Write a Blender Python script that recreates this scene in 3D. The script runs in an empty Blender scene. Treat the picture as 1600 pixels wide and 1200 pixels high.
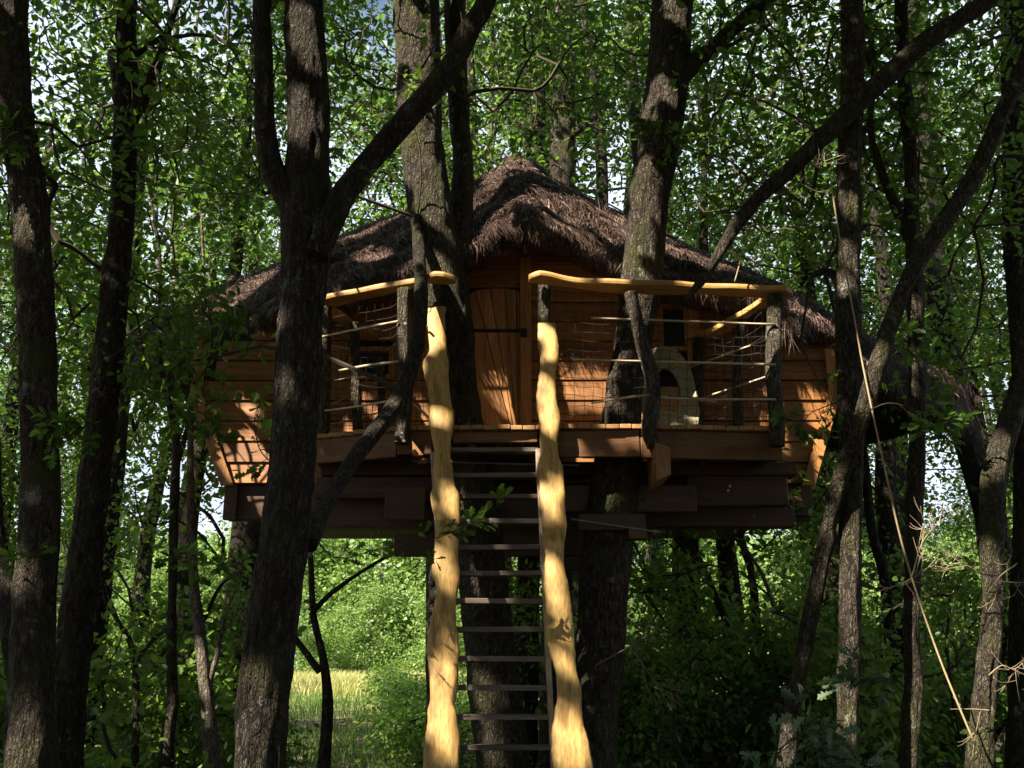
import bpy, math, random
import numpy as np

# ------------------------------------------------------------------ camera, sky, sun, exposure
scene = bpy.context.scene
F_PX = 1556.0
PITCH = math.radians(16.0)
EYE = 1.6
cam_d = bpy.data.cameras.new('camera'); cam = bpy.data.objects.new('camera', cam_d)
scene.collection.objects.link(cam); scene.camera = cam
cam.location = (0, 0, EYE); cam.rotation_euler = (math.radians(90) + PITCH, 0, 0)
cam_d.sensor_width = 36.0; cam_d.lens = 36.0 * F_PX / 1600.0
cam_d.clip_start = 0.05; cam_d.clip_end = 2000

SUN_EL, SUN_AZ = math.radians(42), math.radians(48)   # azimuth: behind the camera, to its left
SUN = np.array([-math.sin(SUN_AZ)*math.cos(SUN_EL), -math.cos(SUN_AZ)*math.cos(SUN_EL), math.sin(SUN_EL)])
sd = bpy.data.lights.new('sun', 'SUN'); so = bpy.data.objects.new('sun', sd); scene.collection.objects.link(so)
sd.energy = 5.0; sd.angle = math.radians(0.55); sd.color = (1.0, 0.89, 0.72)
from mathutils import Vector
so.rotation_euler = Vector(SUN).to_track_quat('Z', 'Y').to_euler(); so.location = (-6, -9, 16)

world = bpy.data.worlds.new('World'); scene.world = world; world.use_nodes = True
wn, wl = world.node_tree.nodes, world.node_tree.links
wn.clear()
w_out = wn.new('ShaderNodeOutputWorld'); w_bg = wn.new('ShaderNodeBackground')
sky = wn.new('ShaderNodeTexSky'); sky.sky_type = 'NISHITA'; sky.sun_disc = False
sky.sun_elevation = SUN_EL; sky.sun_rotation = math.pi + SUN_AZ
sky.air_density = 1.0; sky.dust_density = 1.5
w_tc = wn.new('ShaderNodeTexCoord'); w_map = wn.new('ShaderNodeMapping'); w_map.inputs['Scale'].default_value = (1.6, 1.6, 3.5)
w_no = wn.new('ShaderNodeTexNoise'); w_no.inputs['Scale'].default_value = 2.2; w_no.inputs['Detail'].default_value = 8
w_rmp = wn.new('ShaderNodeValToRGB'); w_rmp.color_ramp.elements[0].position = 0.22; w_rmp.color_ramp.elements[1].position = 0.46
w_mix = wn.new('ShaderNodeMix'); w_mix.data_type = 'RGBA'
wl.new(w_tc.outputs['Generated'], w_map.inputs[0]); wl.new(w_map.outputs[0], w_no.inputs['Vector'])
wl.new(w_no.outputs['Fac'], w_rmp.inputs[0]); wl.new(w_rmp.outputs[0], w_mix.inputs['Factor'])
wl.new(sky.outputs[0], w_mix.inputs['A']); w_mix.inputs['B'].default_value = (5.6, 6.3, 7.6, 1)
wl.new(w_mix.outputs['Result'], w_bg.inputs['Color']); wl.new(w_bg.outputs[0], w_out.inputs['Surface'])
w_bg.inputs['Strength'].default_value = 0.05

scene.view_settings.view_transform = 'Standard'; scene.view_settings.look = 'None'
scene.view_settings.exposure = 1.9; scene.view_settings.gamma = 1.0
scene.view_settings.use_curve_mapping = False
scene.render.engine = 'CYCLES'
scene.cycles.max_bounces = 6; scene.cycles.diffuse_bounces = 3; scene.cycles.glossy_bounces = 2
scene.cycles.transmission_bounces = 4; scene.cycles.transparent_max_bounces = 4
scene.cycles.use_denoising = True
scene.cycles.sample_clamp_indirect = 4.0

rng = np.random.default_rng(7)
random.seed(7)

# ------------------------------------------------------------------ helpers
_c, _s = math.cos(PITCH), math.sin(PITCH)
def ray(px, py):
    u, v = (px - 800) / F_PX, (600 - py) / F_PX
    return np.array([u, _c - v*_s, _s + v*_c])
def P(px, py, Y):
    d = ray(px, py); t = Y / d[1]
    return np.array([d[0]*t, Y, EYE + d[2]*t])
def PZ(px, py, z):
    d = ray(px, py); t = (z - EYE) / d[2]
    return np.array([d[0]*t, d[1]*t, z])
def px2m(Y): return Y / (F_PX * 0.96)

def _hash(ix, iy, iz):
    h = (ix*374761393 + iy*668265263 + iz*1274126177) & 0xffffffff
    h = ((h ^ (h >> 13)) * 1274126177) & 0xffffffff
    return ((h ^ (h >> 16)) & 0xffff) / 65535.0
def noise3(p):
    p = np.asarray(p, float); i = np.floor(p).astype(np.int64); f = p - i; f = f*f*(3 - 2*f)
    r = 0
    for dx in (0, 1):
        for dy in (0, 1):
            for dz in (0, 1):
                w = (f[..., 0] if dx else 1-f[..., 0])*(f[..., 1] if dy else 1-f[..., 1])*(f[..., 2] if dz else 1-f[..., 2])
                r = r + w*_hash(i[..., 0]+dx, i[..., 1]+dy, i[..., 2]+dz)
    return r * 2 - 1

def mesh_np(name, V, F, rnd=None, smooth=False):
    """F: list of int arrays (m,k)."""
    me = bpy.data.meshes.new(name)
    V = np.asarray(V, np.float32)
    if not isinstance(F, list): F = [F]
    F = [np.asarray(f, np.int32) for f in F if len(f)]
    me.vertices.add(len(V)); me.vertices.foreach_set('co', V.ravel())
    nl = sum(f.size for f in F); npoly = sum(len(f) for f in F)
    me.loops.add(nl); me.polygons.add(npoly)
    me.loops.foreach_set('vertex_index', np.concatenate([f.ravel() for f in F]))
    st, o = [], 0
    for f in F:
        st.append(o + np.arange(len(f))*f.shape[1]); o += f.size
    me.polygons.foreach_set('loop_start', np.concatenate(st).astype(np.int32))
    me.polygons.foreach_set('use_smooth', np.full(npoly, smooth, bool))
    me.update(calc_edges=True)
    if rnd is not None:
        a = me.attributes.new('rnd', 'FLOAT', 'POINT'); a.data.foreach_set('value', np.asarray(rnd, np.float32))
    return me
def link(name, me, mat, parent=None, **props):
    o = bpy.data.objects.new(name, me); scene.collection.objects.link(o)
    if me is not None and mat is not None and not me.materials: me.materials.append(mat)
    if parent is not None: o.parent = parent
    for k, v in props.items(): o[k] = v
    return o
def thing(name, label, cat, loc=(0, 0, 0), group=None):
    o = bpy.data.objects.new(name, None); scene.collection.objects.link(o); o.location = loc
    o.empty_display_size = 0.2
    o['label'] = label; o['category'] = cat
    if group: o['group'] = group
    return o
def obj(name, V, F, mat, parent=None, rnd=None, smooth=False, off=None, **props):
    V = np.asarray(V, float)
    if parent is not None: V = V - np.array(parent_loc(parent))
    return link(name, mesh_np(name, V, F, rnd, smooth), mat, parent, **props)
def parent_loc(p):
    l = np.zeros(3)
    while p is not None:
        l = l + np.array(p.location); p = p.parent
    return l

def catmull(pts, n):
    pts = np.asarray(pts, float); k = len(pts)
    if k == 2:
        t = np.linspace(0, 1, n)[:, None]; return pts[0]*(1-t) + pts[1]*t
    ext = np.vstack([2*pts[0]-pts[1], pts, 2*pts[-1]-pts[-2]])
    u = np.linspace(0, k-1, n); i = np.minimum(u.astype(int), k-2); f = (u - i)[:, None]
    p0, p1, p2, p3 = ext[i], ext[i+1], ext[i+2], ext[i+3]
    return 0.5*((2*p1) + (-p0+p2)*f + (2*p0-5*p1+4*p2-p3)*f**2 + (-p0+3*p1-3*p2+p3)*f**3)
def tube(pts, rad, seg=8, rings=None, bark=0.0, seed=0, freq=9.0, cap=True, lump=0.0):
    pts = np.asarray(pts, float); rad = np.asarray(rad, float)
    if rings is None: rings = max(2, len(pts))
    q = catmull(np.column_stack([pts, rad]), rings); C, R = q[:, :3], np.maximum(q[:, 3], 1e-4)
    T = np.gradient(C, axis=0); T /= np.linalg.norm(T, axis=1)[:, None] + 1e-9
    ref = np.array([1.0, 0, 0]) if abs(T[0][0]) < 0.8 else np.array([0, 1.0, 0])
    N = np.empty_like(C); n = ref
    for i in range(rings):
        n = n - T[i]*np.dot(n, T[i]); n = n/(np.linalg.norm(n)+1e-9); N[i] = n
    B = np.cross(T, N)
    a = np.linspace(0, 2*math.pi, seg, endpoint=False)
    ca, sa = np.cos(a)[None, :, None], np.sin(a)[None, :, None]
    D = N[:, None]*ca + B[:, None]*sa
    rr = np.repeat(R[:, None], seg, 1)
    if bark or lump:
        s = np.concatenate([[0], np.cumsum(np.linalg.norm(np.diff(C, axis=0), axis=1))])
        X = np.stack([np.cos(a)[None, :]*R[:, None]*freq*3 + 0*s[:, None], np.sin(a)[None, :]*R[:, None]*freq*3 + 0*s[:, None],
                      np.repeat(s[:, None], seg, 1)*freq*0.55], -1) + seed*17.3
        if bark:
            nz = 1 - np.abs(noise3(X))*2
            nz2 = noise3(X*2.7 + 5)
            rr = rr + bark*(nz*0.75 - 0.2 + nz2*0.35)
        if lump:
            rr = rr*(1 + lump*noise3(np.stack([np.cos(a)[None, :]*1.3+0*s[:, None], np.sin(a)[None, :]*1.3+0*s[:, None], np.repeat(s[:, None], seg, 1)*2.2], -1) + seed*7.7))
    V = (C[:, None] + D*rr[..., None]).reshape(-1, 3)
    i = np.arange(rings-1)[:, None]*seg; j = np.arange(seg)[None, :]; j2 = (j+1) % seg
    F = np.stack([i+j, i+j2, i+seg+j2, i+seg+j], -1).reshape(-1, 4)
    Fs = [F]
    if cap:
        V = np.vstack([V, C[0], C[-1]]); b = rings*seg
        jj = np.arange(seg); jn = (jj+1) % seg
        Fs.append(np.stack([np.full(seg, b), jn, jj], -1)); Fs.append(np.stack([np.full(seg, b+1), (rings-1)*seg+jj, (rings-1)*seg+jn], -1))
    return V, Fs
def merge(parts):
    Vs, by, o = [], {}, 0
    for V, Fs in parts:
        Vs.append(V)
        for f in (Fs if isinstance(Fs, list) else [Fs]):
            if len(f): by.setdefault(np.asarray(f).shape[1], []).append(np.asarray(f)+o)
        o += len(V)
    return np.vstack(Vs), [np.vstack(v) for v in by.values()]
def hexa(c8):
    """8 corners: bottom 4 (ccw) then top 4."""
    F = np.array([[0, 3, 2, 1], [4, 5, 6, 7], [0, 1, 5, 4], [1, 2, 6, 5], [2, 3, 7, 6], [3, 0, 4, 7]])
    return np.asarray(c8, float), [F]
def box(x0, x1, y0, y1, z0, z1):
    return hexa([(x0, y0, z0), (x1, y0, z0), (x1, y1, z0), (x0, y1, z0), (x0, y0, z1), (x1, y0, z1), (x1, y1, z1), (x0, y1, z1)])
def prism(poly, d, n):
    """poly (k,3) front outline, extruded by vector d; n-gon caps + quads."""
    poly = np.asarray(poly, float); k = len(poly); V = np.vstack([poly, poly + np.asarray(d, float)])
    i = np.arange(k); j = (i+1) % k
    return V, [np.stack([j, i, i+k, j+k], -1), np.vstack([i, i[::-1]+k])]
def bev(o, w=0.006, seg=2):
    m = o.modifiers.new('bevel', 'BEVEL'); m.width = w; m.segments = seg; m.limit_method = 'ANGLE'; m.angle_limit = math.radians(40)
    return o
def fix_normals(o):
    import bmesh
    b = bmesh.new(); b.from_mesh(o.data); bmesh.ops.recalc_face_normals(b, faces=b.faces); b.to_mesh(o.data); b.free(); return o
def solid(name, g, mat, parent, bevel=0.005, **kw):
    o = obj(name, g[0], g[1], mat, parent, **kw); fix_normals(o)
    if bevel: bev(o, bevel)
    return o

# ------------------------------------------------------------------ materials
def newmat(name):
    m = bpy.data.materials.new(name); m.use_nodes = True
    n, l = m.node_tree.nodes, m.node_tree.links
    return m, n, l, n['Principled BSDF'], n['Material Output']
def ramp(n, els, interp='LINEAR'):
    r = n.new('ShaderNodeValToRGB'); cr = r.color_ramp; cr.interpolation = interp
    while len(cr.elements) < len(els): cr.elements.new(0.5)
    for e, (p, c) in zip(cr.elements, els): e.position = p; e.color = (*c, 1)
    return r
def tex(n, l, kind, scale, mapscale=(1, 1, 1), detail=6, obj_space=True, rot=(0, 0, 0), **kw):
    tc = n.new('ShaderNodeTexCoord'); mp = n.new('ShaderNodeMapping'); mp.inputs['Scale'].default_value = mapscale
    mp.inputs['Rotation'].default_value = rot
    l.new(tc.outputs['Object'], mp.inputs[0])
    t = n.new(kind); l.new(mp.outputs[0], t.inputs['Vector']); t.inputs['Scale'].default_value = scale
    if 'Detail' in t.inputs: t.inputs['Detail'].default_value = detail
    for k, v in kw.items(): t.inputs[k].default_value = v
    return t
def mix(n, l, a, b, fac, mode='MIX'):
    m = n.new('ShaderNodeMix'); m.data_type = 'RGBA'; m.blend_type = mode
    for s, v in (('A', a), ('B', b), ('Factor', fac)):
        i = m.inputs[s]
        if hasattr(v, 'is_linked') or hasattr(v, 'links'): l.new(v, i)
        else: i.default_value = v if not isinstance(v, tuple) else (*v, 1)
    return m.outputs['Result']
def bump(n, l, bs, h, strength, dist=0.01):
    b = n.new('ShaderNodeBump'); b.inputs['Strength'].default_value = strength; b.inputs['Distance'].default_value = dist
    l.new(h, b.inputs['Height']); l.new(b.outputs[0], bs.inputs['Normal'])

def bark_mat(name, dark, mid, light, moss=0.35):
    m, n, l, bs, out = newmat(name)
    t0 = tex(n, l, 'ShaderNodeTexNoise', 9, (1, 1, 0.6), 4)
    tc = n.new('ShaderNodeTexCoord'); mp = n.new('ShaderNodeMapping'); mp.inputs['Scale'].default_value = (1.0, 1.0, 0.30)
    l.new(tc.outputs['Object'], mp.inputs[0])
    wob = n.new('ShaderNodeVectorMath'); wob.operation = 'MULTIPLY_ADD'; wob.inputs[1].default_value = (.05, .05, .05); l.new(t0.outputs['Color'], wob.inputs[0]); l.new(mp.outputs[0], wob.inputs[2])
    v = n.new('ShaderNodeTexVoronoi'); v.feature = 'DISTANCE_TO_EDGE'; v.inputs['Scale'].default_value = 30; l.new(wob.outputs[0], v.inputs['Vector'])
    v2 = n.new('ShaderNodeTexVoronoi'); v2.feature = 'DISTANCE_TO_EDGE'; v2.inputs['Scale'].default_value = 95; l.new(wob.outputs[0], v2.inputs['Vector'])
    t1 = tex(n, l, 'ShaderNodeTexNoise', 22, (1.2, 1.2, 0.5), 9, Roughness=0.8)
    rv = ramp(n, [(0.0, (0, 0, 0)), (0.10, (.55,)*3), (0.35, (1, 1, 1))]); l.new(v.outputs['Distance'], rv.inputs[0])
    rv2 = ramp(n, [(0.0, (.25,)*3), (0.2, (1, 1, 1))]); l.new(v2.outputs['Distance'], rv2.inputs[0])
    hgt = n.new('ShaderNodeMath'); hgt.operation = 'MULTIPLY'; l.new(rv.outputs[0], hgt.inputs[0]); l.new(rv2.outputs[0], hgt.inputs[1])
    r1 = ramp(n, [(0.36, dark), (0.52, mid), (0.68, light)])
    cmix = n.new('ShaderNodeMath'); cmix.operation = 'MULTIPLY_ADD'; cmix.inputs[1].default_value = 0.22; l.new(hgt.outputs[0], cmix.inputs[0])
    sub = n.new('ShaderNodeMath'); sub.operation = 'SUBTRACT'; sub.inputs[1].default_value = 0.10; l.new(t1.outputs['Fac'], sub.inputs[0]); l.new(sub.outputs[0], cmix.inputs[2])
    l.new(cmix.outputs[0], r1.inputs[0])
    t2 = tex(n, l, 'ShaderNodeTexNoise', 3.0, (1, 1, 0.7), 6, Roughness=0.65)
    r2 = ramp(n, [(0.50, (0, 0, 0)), (0.66, (1, 1, 1))]); l.new(t2.outputs['Fac'], r2.inputs[0])
    mul = n.new('ShaderNodeMath'); mul.operation = 'MULTIPLY'; mul.inputs[1].default_value = min(1, moss*1.4); l.new(r2.outputs[0], mul.inputs[0])
    c = mix(n, l, r1.outputs[0], (0.075, 0.085, 0.02), mul.outputs[0])
    t3 = tex(n, l, 'ShaderNodeTexNoise', 5.5, (1, 1, 0.8), 7, Roughness=0.75)
    r3 = ramp(n, [(0.60, (0, 0, 0)), (0.67, (1, 1, 1))]); l.new(t3.outputs['Fac'], r3.inputs[0])
    mul2 = n.new('ShaderNodeMath'); mul2.operation = 'MULTIPLY'; mul2.inputs[1].default_value = 0.8; l.new(r3.outputs[0], mul2.inputs[0])
    c = mix(n, l, c, (0.30, 0.29, 0.24), mul2.outputs[0])
    l.new(c, bs.inputs['Base Color']); bs.inputs['Roughness'].default_value = 0.95
    bs.inputs['Specular IOR Level'].default_value = 0.2
    add = n.new('ShaderNodeMath'); add.operation = 'MULTIPLY_ADD'; add.inputs[1].default_value = .6; l.new(t1.outputs['Fac'], add.inputs[0]); l.new(hgt.outputs[0], add.inputs[2])
    bump(n, l, bs, add.outputs[0], 1.0, 0.034)
    return m
M = {}
M['bark'] = bark_mat('oak_bark', (0.024, 0.019, 0.014), (0.072, 0.058, 0.044), (0.168, 0.144, 0.112), 0.45)
M['bark_dark'] = bark_mat('dark_bark', (0.016, 0.013, 0.010), (0.048, 0.038, 0.030), (0.128, 0.108, 0.088), 0.35)
M['bark_pale'] = bark_mat('pale_bark', (0.09, 0.075, 0.06), (0.24, 0.20, 0.16), (0.40, 0.35, 0.29), 0.15)
M['post'] = bark_mat('post_bark', (0.036, 0.029, 0.023), (0.117, 0.095, 0.072), (0.252, 0.216, 0.180), 0.25)

def wood(name, c0, c1, c2, grain_axis='X', knots=0.5, rough=0.6, scale=9):
    m, n, l, bs, out = newmat(name)
    ms = {'X': (0.12, 1.6, 1.6), 'Y': (1.6, 0.12, 1.6), 'Z': (1.6, 1.6, 0.12)}[grain_axis]
    info = n.new('ShaderNodeObjectInfo')
    tc = n.new('ShaderNodeTexCoord'); mp = n.new('ShaderNodeMapping'); mp.inputs['Scale'].default_value = ms
    vm = n.new('ShaderNodeVectorMath'); vm.operation = 'ADD'
    cmb = n.new('ShaderNodeCombineXYZ'); k = n.new('ShaderNodeMath'); k.operation = 'MULTIPLY'; k.inputs[1].default_value = 37
    l.new(info.outputs['Random'], k.inputs[0])
    for i in range(3): l.new(k.outputs[0], cmb.inputs[i])
    l.new(tc.outputs['Object'], mp.inputs[0]); l.new(mp.outputs[0], vm.inputs[0]); l.new(cmb.outputs[0], vm.inputs[1])
    w = n.new('ShaderNodeTexNoise'); l.new(vm.outputs[0], w.inputs['Vector']); w.inputs['Scale'].default_value = scale; w.inputs['Detail'].default_value = 5
    w.inputs['Distortion'].default_value = 0.6
    wv = n.new('ShaderNodeTexNoise'); l.new(vm.outputs[0], wv.inputs['Vector']); wv.inputs['Scale'].default_value = scale*5; wv.inputs['Detail'].default_value = 3
    r = ramp(n, [(0.30, c0), (0.5, c1), (0.70, c2)]); l.new(w.outputs['Fac'], r.inputs[0])
    r2 = ramp(n, [(0.32, (0.55,)*3), (0.58, (1, 1, 1))]); l.new(wv.outputs['Fac'], r2.inputs[0])
    c = mix(n, l, r.outputs[0], r2.outputs[0], 0.8, 'MULTIPLY')
    # knots
    v = tex(n, l, 'ShaderNodeTexVoronoi', 3.4, (1, 1, 1)); rk = ramp(n, [(0.0, (1, 1, 1)), (0.05, (0.8,)*3), (0.085, (0, 0, 0))]); l.new(v.outputs['Distance'], rk.inputs[0])
    mk = n.new('ShaderNodeMath'); mk.operation = 'MULTIPLY'; mk.inputs[1].default_value = knots; l.new(rk.outputs[0], mk.inputs[0])
    c = mix(n, l, c, (c0[0]*0.35, c0[1]*0.25, c0[2]*0.2), mk.outputs[0])
    hsv = n.new('ShaderNodeHueSaturation'); l.new(c, hsv.inputs['Color'])
    mr = n.new('ShaderNodeMapRange'); mr.inputs['To Min'].default_value = 0.78; mr.inputs['To Max'].default_value = 1.15
    l.new(info.outputs['Random'], mr.inputs[0]); l.new(mr.outputs[0], hsv.inputs['Value'])
    l.new(hsv.outputs[0], bs.inputs['Base Color']); bs.inputs['Roughness'].default_value = rough
    bump(n, l, bs, wv.outputs['Fac'], 0.35, 0.004)
    return m
M['larch'] = wood('larch_siding', (0.18, 0.068, 0.018), (0.29, 0.117, 0.031), (0.38, 0.172, 0.048), 'X', 0.6)
M['larch_v'] = wood('larch_door', (0.25, 0.10, 0.027), (0.38, 0.165, 0.046), (0.47, 0.225, 0.068), 'Z', 0.6)
M['larch_y'] = wood('larch_deck', (0.315, 0.150, 0.045), (0.413, 0.217, 0.075), (0.465, 0.270, 0.105), 'Y', 0.3)
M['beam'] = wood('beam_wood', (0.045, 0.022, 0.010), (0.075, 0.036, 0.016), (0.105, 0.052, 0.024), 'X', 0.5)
M['pine'] = wood('pale_pine', (0.28, 0.155, 0.045), (0.44, 0.27, 0.082), (0.55, 0.36, 0.125), 'Z', 0.95, 0.6, 11)
M['rail'] = wood('handrail_wood', (0.32, 0.17, 0.05), (0.46, 0.26, 0.08), (0.56, 0.34, 0.12), 'X', 0.7)
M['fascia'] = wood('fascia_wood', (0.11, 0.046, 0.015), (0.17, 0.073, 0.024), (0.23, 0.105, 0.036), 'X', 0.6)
M['rung'] = wood('rung_wood', (0.083, 0.061, 0.048), (0.128, 0.096, 0.077), (0.179, 0.134, 0.109), 'X', 0.2)
M['stile'] = wood('stile_wood', (0.24, 0.16, 0.12), (0.36, 0.26, 0.20), (0.46, 0.35, 0.28), 'Z', 0.3)
M['stick'] = wood('peeled_stick', (0.42, 0.32, 0.20), (0.55, 0.44, 0.29), (0.62, 0.52, 0.37), 'X', 0.0)
M['egg'] = wood('pale_plywood', (0.27, 0.235, 0.145), (0.33, 0.29, 0.18), (0.37, 0.33, 0.21), 'Z', 0.0)

def plain(name, col, rough=0.5, metal=0.0, spec=0.5):
    m, n, l, bs, out = newmat(name)
    t = tex(n, l, 'ShaderNodeTexNoise', 30, detail=4); r = ramp(n, [(0.3, tuple(c*0.8 for c in col)), (0.7, col)])
    l.new(t.outputs['Fac'], r.inputs[0]); l.new(r.outputs[0], bs.inputs['Base Color'])
    bs.inputs['Roughness'].default_value = rough; bs.inputs['Metallic'].default_value = metal; bs.inputs['Specular IOR Level'].default_value = spec
    return m
M['iron'] = plain('black_iron', (0.02, 0.02, 0.022), 0.5, 0.6)
M['steel'] = plain('galvanised_steel', (0.55, 0.56, 0.58), 0.35, 0.9)
M['net'] = plain('net_cord', (0.03, 0.026, 0.026), 0.9, 0, 0.1)
M['dark_room'] = plain('dark_room', (0.02, 0.017, 0.015), 0.9)
M['rope'] = plain('tan_rope', (0.33, 0.25, 0.14), 0.85)
M['frost'] = plain('lantern_pane', (0.45, 0.45, 0.42), 0.25)
M['glass'] = plain('dark_glass', (0.03, 0.035, 0.04), 0.05)
M['twig'] = plain('twig_bark', (0.055, 0.044, 0.032), 0.9, spec=0.2)
M['dead_twig'] = plain('dead_twig', (0.28, 0.22, 0.15), 0.9, spec=0.2)

def leaf_mat(name, c0, c1, c2, tr, trf=0.42, gloss=0.35):
    m, n, l, bs, out = newmat(name)
    at = n.new('ShaderNodeAttribute'); at.attribute_name = 'rnd'
    r = ramp(n, [(0.0, c0), (0.6, c1), (1.0, c2)]); l.new(at.outputs['Fac'], r.inputs[0])
    l.new(r.outputs[0], bs.inputs['Base Color']); bs.inputs['Roughness'].default_value = 0.45; bs.inputs['Specular IOR Level'].default_value = gloss
    t = n.new('ShaderNodeBsdfTranslucent')
    r2 = ramp(n, [(0.0, tuple(v*0.6 for v in tr)), (1.0, tr)]); l.new(at.outputs['Fac'], r2.inputs[0]); l.new(r2.outputs[0], t.inputs['Color'])
    ms = n.new('ShaderNodeMixShader'); ms.inputs[0].default_value = trf
    l.new(bs.outputs[0], ms.inputs[1]); l.new(t.outputs[0], ms.inputs[2]); l.new(ms.outputs[0], out.inputs['Surface'])
    return m
M['leaf'] = leaf_mat('oak_leaf', (0.021, 0.048, 0.009), (0.045, 0.098, 0.017), (0.082, 0.143, 0.026), (0.165, 0.314, 0.033), 0.5)
M['leaf_bush'] = leaf_mat('bush_leaf', (0.048, 0.090, 0.019), (0.085, 0.154, 0.031), (0.160, 0.245, 0.054), (0.276, 0.479, 0.064), 0.5)
M['leaf_far'] = leaf_mat('meadow_tree_leaf', (0.11, 0.19, 0.045), (0.17, 0.27, 0.07), (0.25, 0.36, 0.11), (0.3, 0.46, 0.09), 0.4)  # pale tones put distance haze and strong sun into the leaf colour
M['leaf_dusty'] = leaf_mat('young_oak_leaf', (0.048, 0.088, 0.040), (0.072, 0.120, 0.056), (0.112, 0.160, 0.080), (0.112, 0.224, 0.048), 0.3, 0.5)
M['grass'] = leaf_mat('meadow_grass', (0.30, 0.34, 0.10), (0.46, 0.45, 0.17), (0.58, 0.54, 0.27), (0.30, 0.32, 0.08), 0.35, 0.2)
M['grass_green'] = leaf_mat('shade_grass', (0.04, 0.08, 0.015), (0.07, 0.13, 0.025), (0.12, 0.18, 0.04), (0.16, 0.30, 0.04), 0.35, 0.2)
M['thatch_straw'] = leaf_mat('heather_straw', (0.035, 0.023, 0.02), (0.13, 0.085, 0.07), (0.42, 0.31, 0.25), (0.10, 0.06, 0.05), 0.12, 0.15)
M['litter'] = leaf_mat('leaf_litter', (0.10, 0.06, 0.035), (0.19, 0.12, 0.07), (0.30, 0.2, 0.12), (0.1, 0.06, 0.03), 0.15, 0.2)

def thatch_base():
    m, n, l, bs, out = newmat('heather_thatch')
    t = tex(n, l, 'ShaderNodeTexNoise', 24, (2.2, 0.5, 1), 8, Roughness=0.7)
    r = ramp(n, [(0.34, (0.03, 0.022, 0.02)), (0.52, (0.10, 0.07, 0.06)), (0.72, (0.22, 0.16, 0.135))]); l.new(t.outputs['Fac'], r.inputs[0])
    l.new(r.outputs[0], bs.inputs['Base Color']); bs.inputs['Roughness'].default_value = 1; bs.inputs['Specular IOR Level'].default_value = 0.1
    bump(n, l, bs, t.outputs['Fac'], 1.0, 0.05); return m
M['thatch'] = thatch_base()
def ground_mat():
    m, n, l, bs, out = newmat('forest_floor')
    tc = n.new('ShaderNodeTexCoord')
    t = n.new('ShaderNodeTexNoise'); t.inputs['Scale'].default_value = 2.2; t.inputs['Detail'].default_value = 9; t.inputs['Roughness'].default_value = 0.7; l.new(tc.outputs['Object'], t.inputs['Vector'])
    r = ramp(n, [(0.38, (0.05, 0.032, 0.018)), (0.5, (0.11, 0.075, 0.045)), (0.58, (0.07, 0.085, 0.025)), (0.7, (0.17, 0.12, 0.08))]); l.new(t.outputs['Fac'], r.inputs[0])
    t2 = n.new('ShaderNodeTexNoise'); t2.inputs['Scale'].default_value = 0.5; t2.inputs['Detail'].default_value = 8; l.new(tc.outputs['Object'], t2.inputs['Vector'])
    r2 = ramp(n, [(0.35, (0.17, 0.19, 0.06)), (0.6, (0.30, 0.28, 0.11))]); l.new(t2.outputs['Fac'], r2.inputs[0])
    sep = n.new('ShaderNodeSeparateXYZ'); l.new(tc.outputs['Object'], sep.inputs[0])
    mr = n.new('ShaderNodeMapRange'); mr.inputs['From Min'].default_value = 22; mr.inputs['From Max'].default_value = 27; l.new(sep.outputs['Y'], mr.inputs[0])
    c = mix(n, l, r.outputs[0], r2.outputs[0], mr.outputs[0])
    l.new(c, bs.inputs['Base Color']); bs.inputs['Roughness'].default_value = 1; bump(n, l, bs, t.outputs['Fac'], 0.8, 0.06); return m
M['ground'] = ground_mat()

# ------------------------------------------------------------------ ground
def sst(x, a, b):
    t = np.clip((x-a)/(b-a), 0, 1); return t*t*(3-2*t)
def gz(x, y):
    x = np.asarray(x, float); y = np.asarray(y, float)
    p = np.stack([x*0.35, y*0.35, 0*x], -1)
    return 0.9*sst(y, 12, 34) + 0.45*sst(y, 34, 70) + 0.06*noise3(p)*(1-sst(y, 60, 90)) + 0.02*noise3(p*4)
gx = np.concatenate([[-900, -300, -120], np.linspace(-60, 60, 161), [120, 300, 900]])
gy = np.concatenate([[-900, -300, -100], np.linspace(-40, 90, 175), [130, 300, 900]])
GX, GY = np.meshgrid(gx, gy); GZ = gz(GX, GY)
nx, ny = len(gx), len(gy)
ii = (np.arange(ny-1)[:, None]*nx + np.arange(nx-1)[None, :]).ravel()
obj('ground', np.column_stack([GX.ravel(), GY.ravel(), GZ.ravel()]), np.stack([ii, ii+1, ii+nx+1, ii+nx], -1), M['ground'], smooth=True,
    kind='structure', label='brown forest floor rising gently to a sunlit meadow behind the tree house')

# ------------------------------------------------------------------ leaves
OAK_R = [(0.02, 0), (0.11, .13), (0.06, .2), (0.2, .33), (0.1, .42), (0.31, .57), (0.15, .67), (0.25, .80), (0.12, .87), (0, 1)]
def oak_template():
    right = [(x, y, 0.35*x) for x, y in OAK_R]; n = len(right)
    V = np.array([(0, 0, 0)] + right + [(-x, y, 0.35*x) for x, y, z in right[:-1]] )
    fr = [0] + list(range(1, n+1)); fl = [0, n] + list(range(2*n-1, n, -1))
    return V, np.array([fr, fl])
T_OAK = oak_template()
T_MID = (np.array([(0, 0, 0), (.27, .38, .10), (.22, .78, .06), (0, 1, -.04), (-.22, .78, .06), (-.27, .38, .10)]), np.array([[0, 1, 2, 3], [0, 3, 4, 5]]))
T_FAR = (np.array([(0, 0, 0), (.36, .5, .06), (0, 1, 0), (-.36, .5, .06)]), np.array([[0, 1, 2, 3]]))
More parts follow.
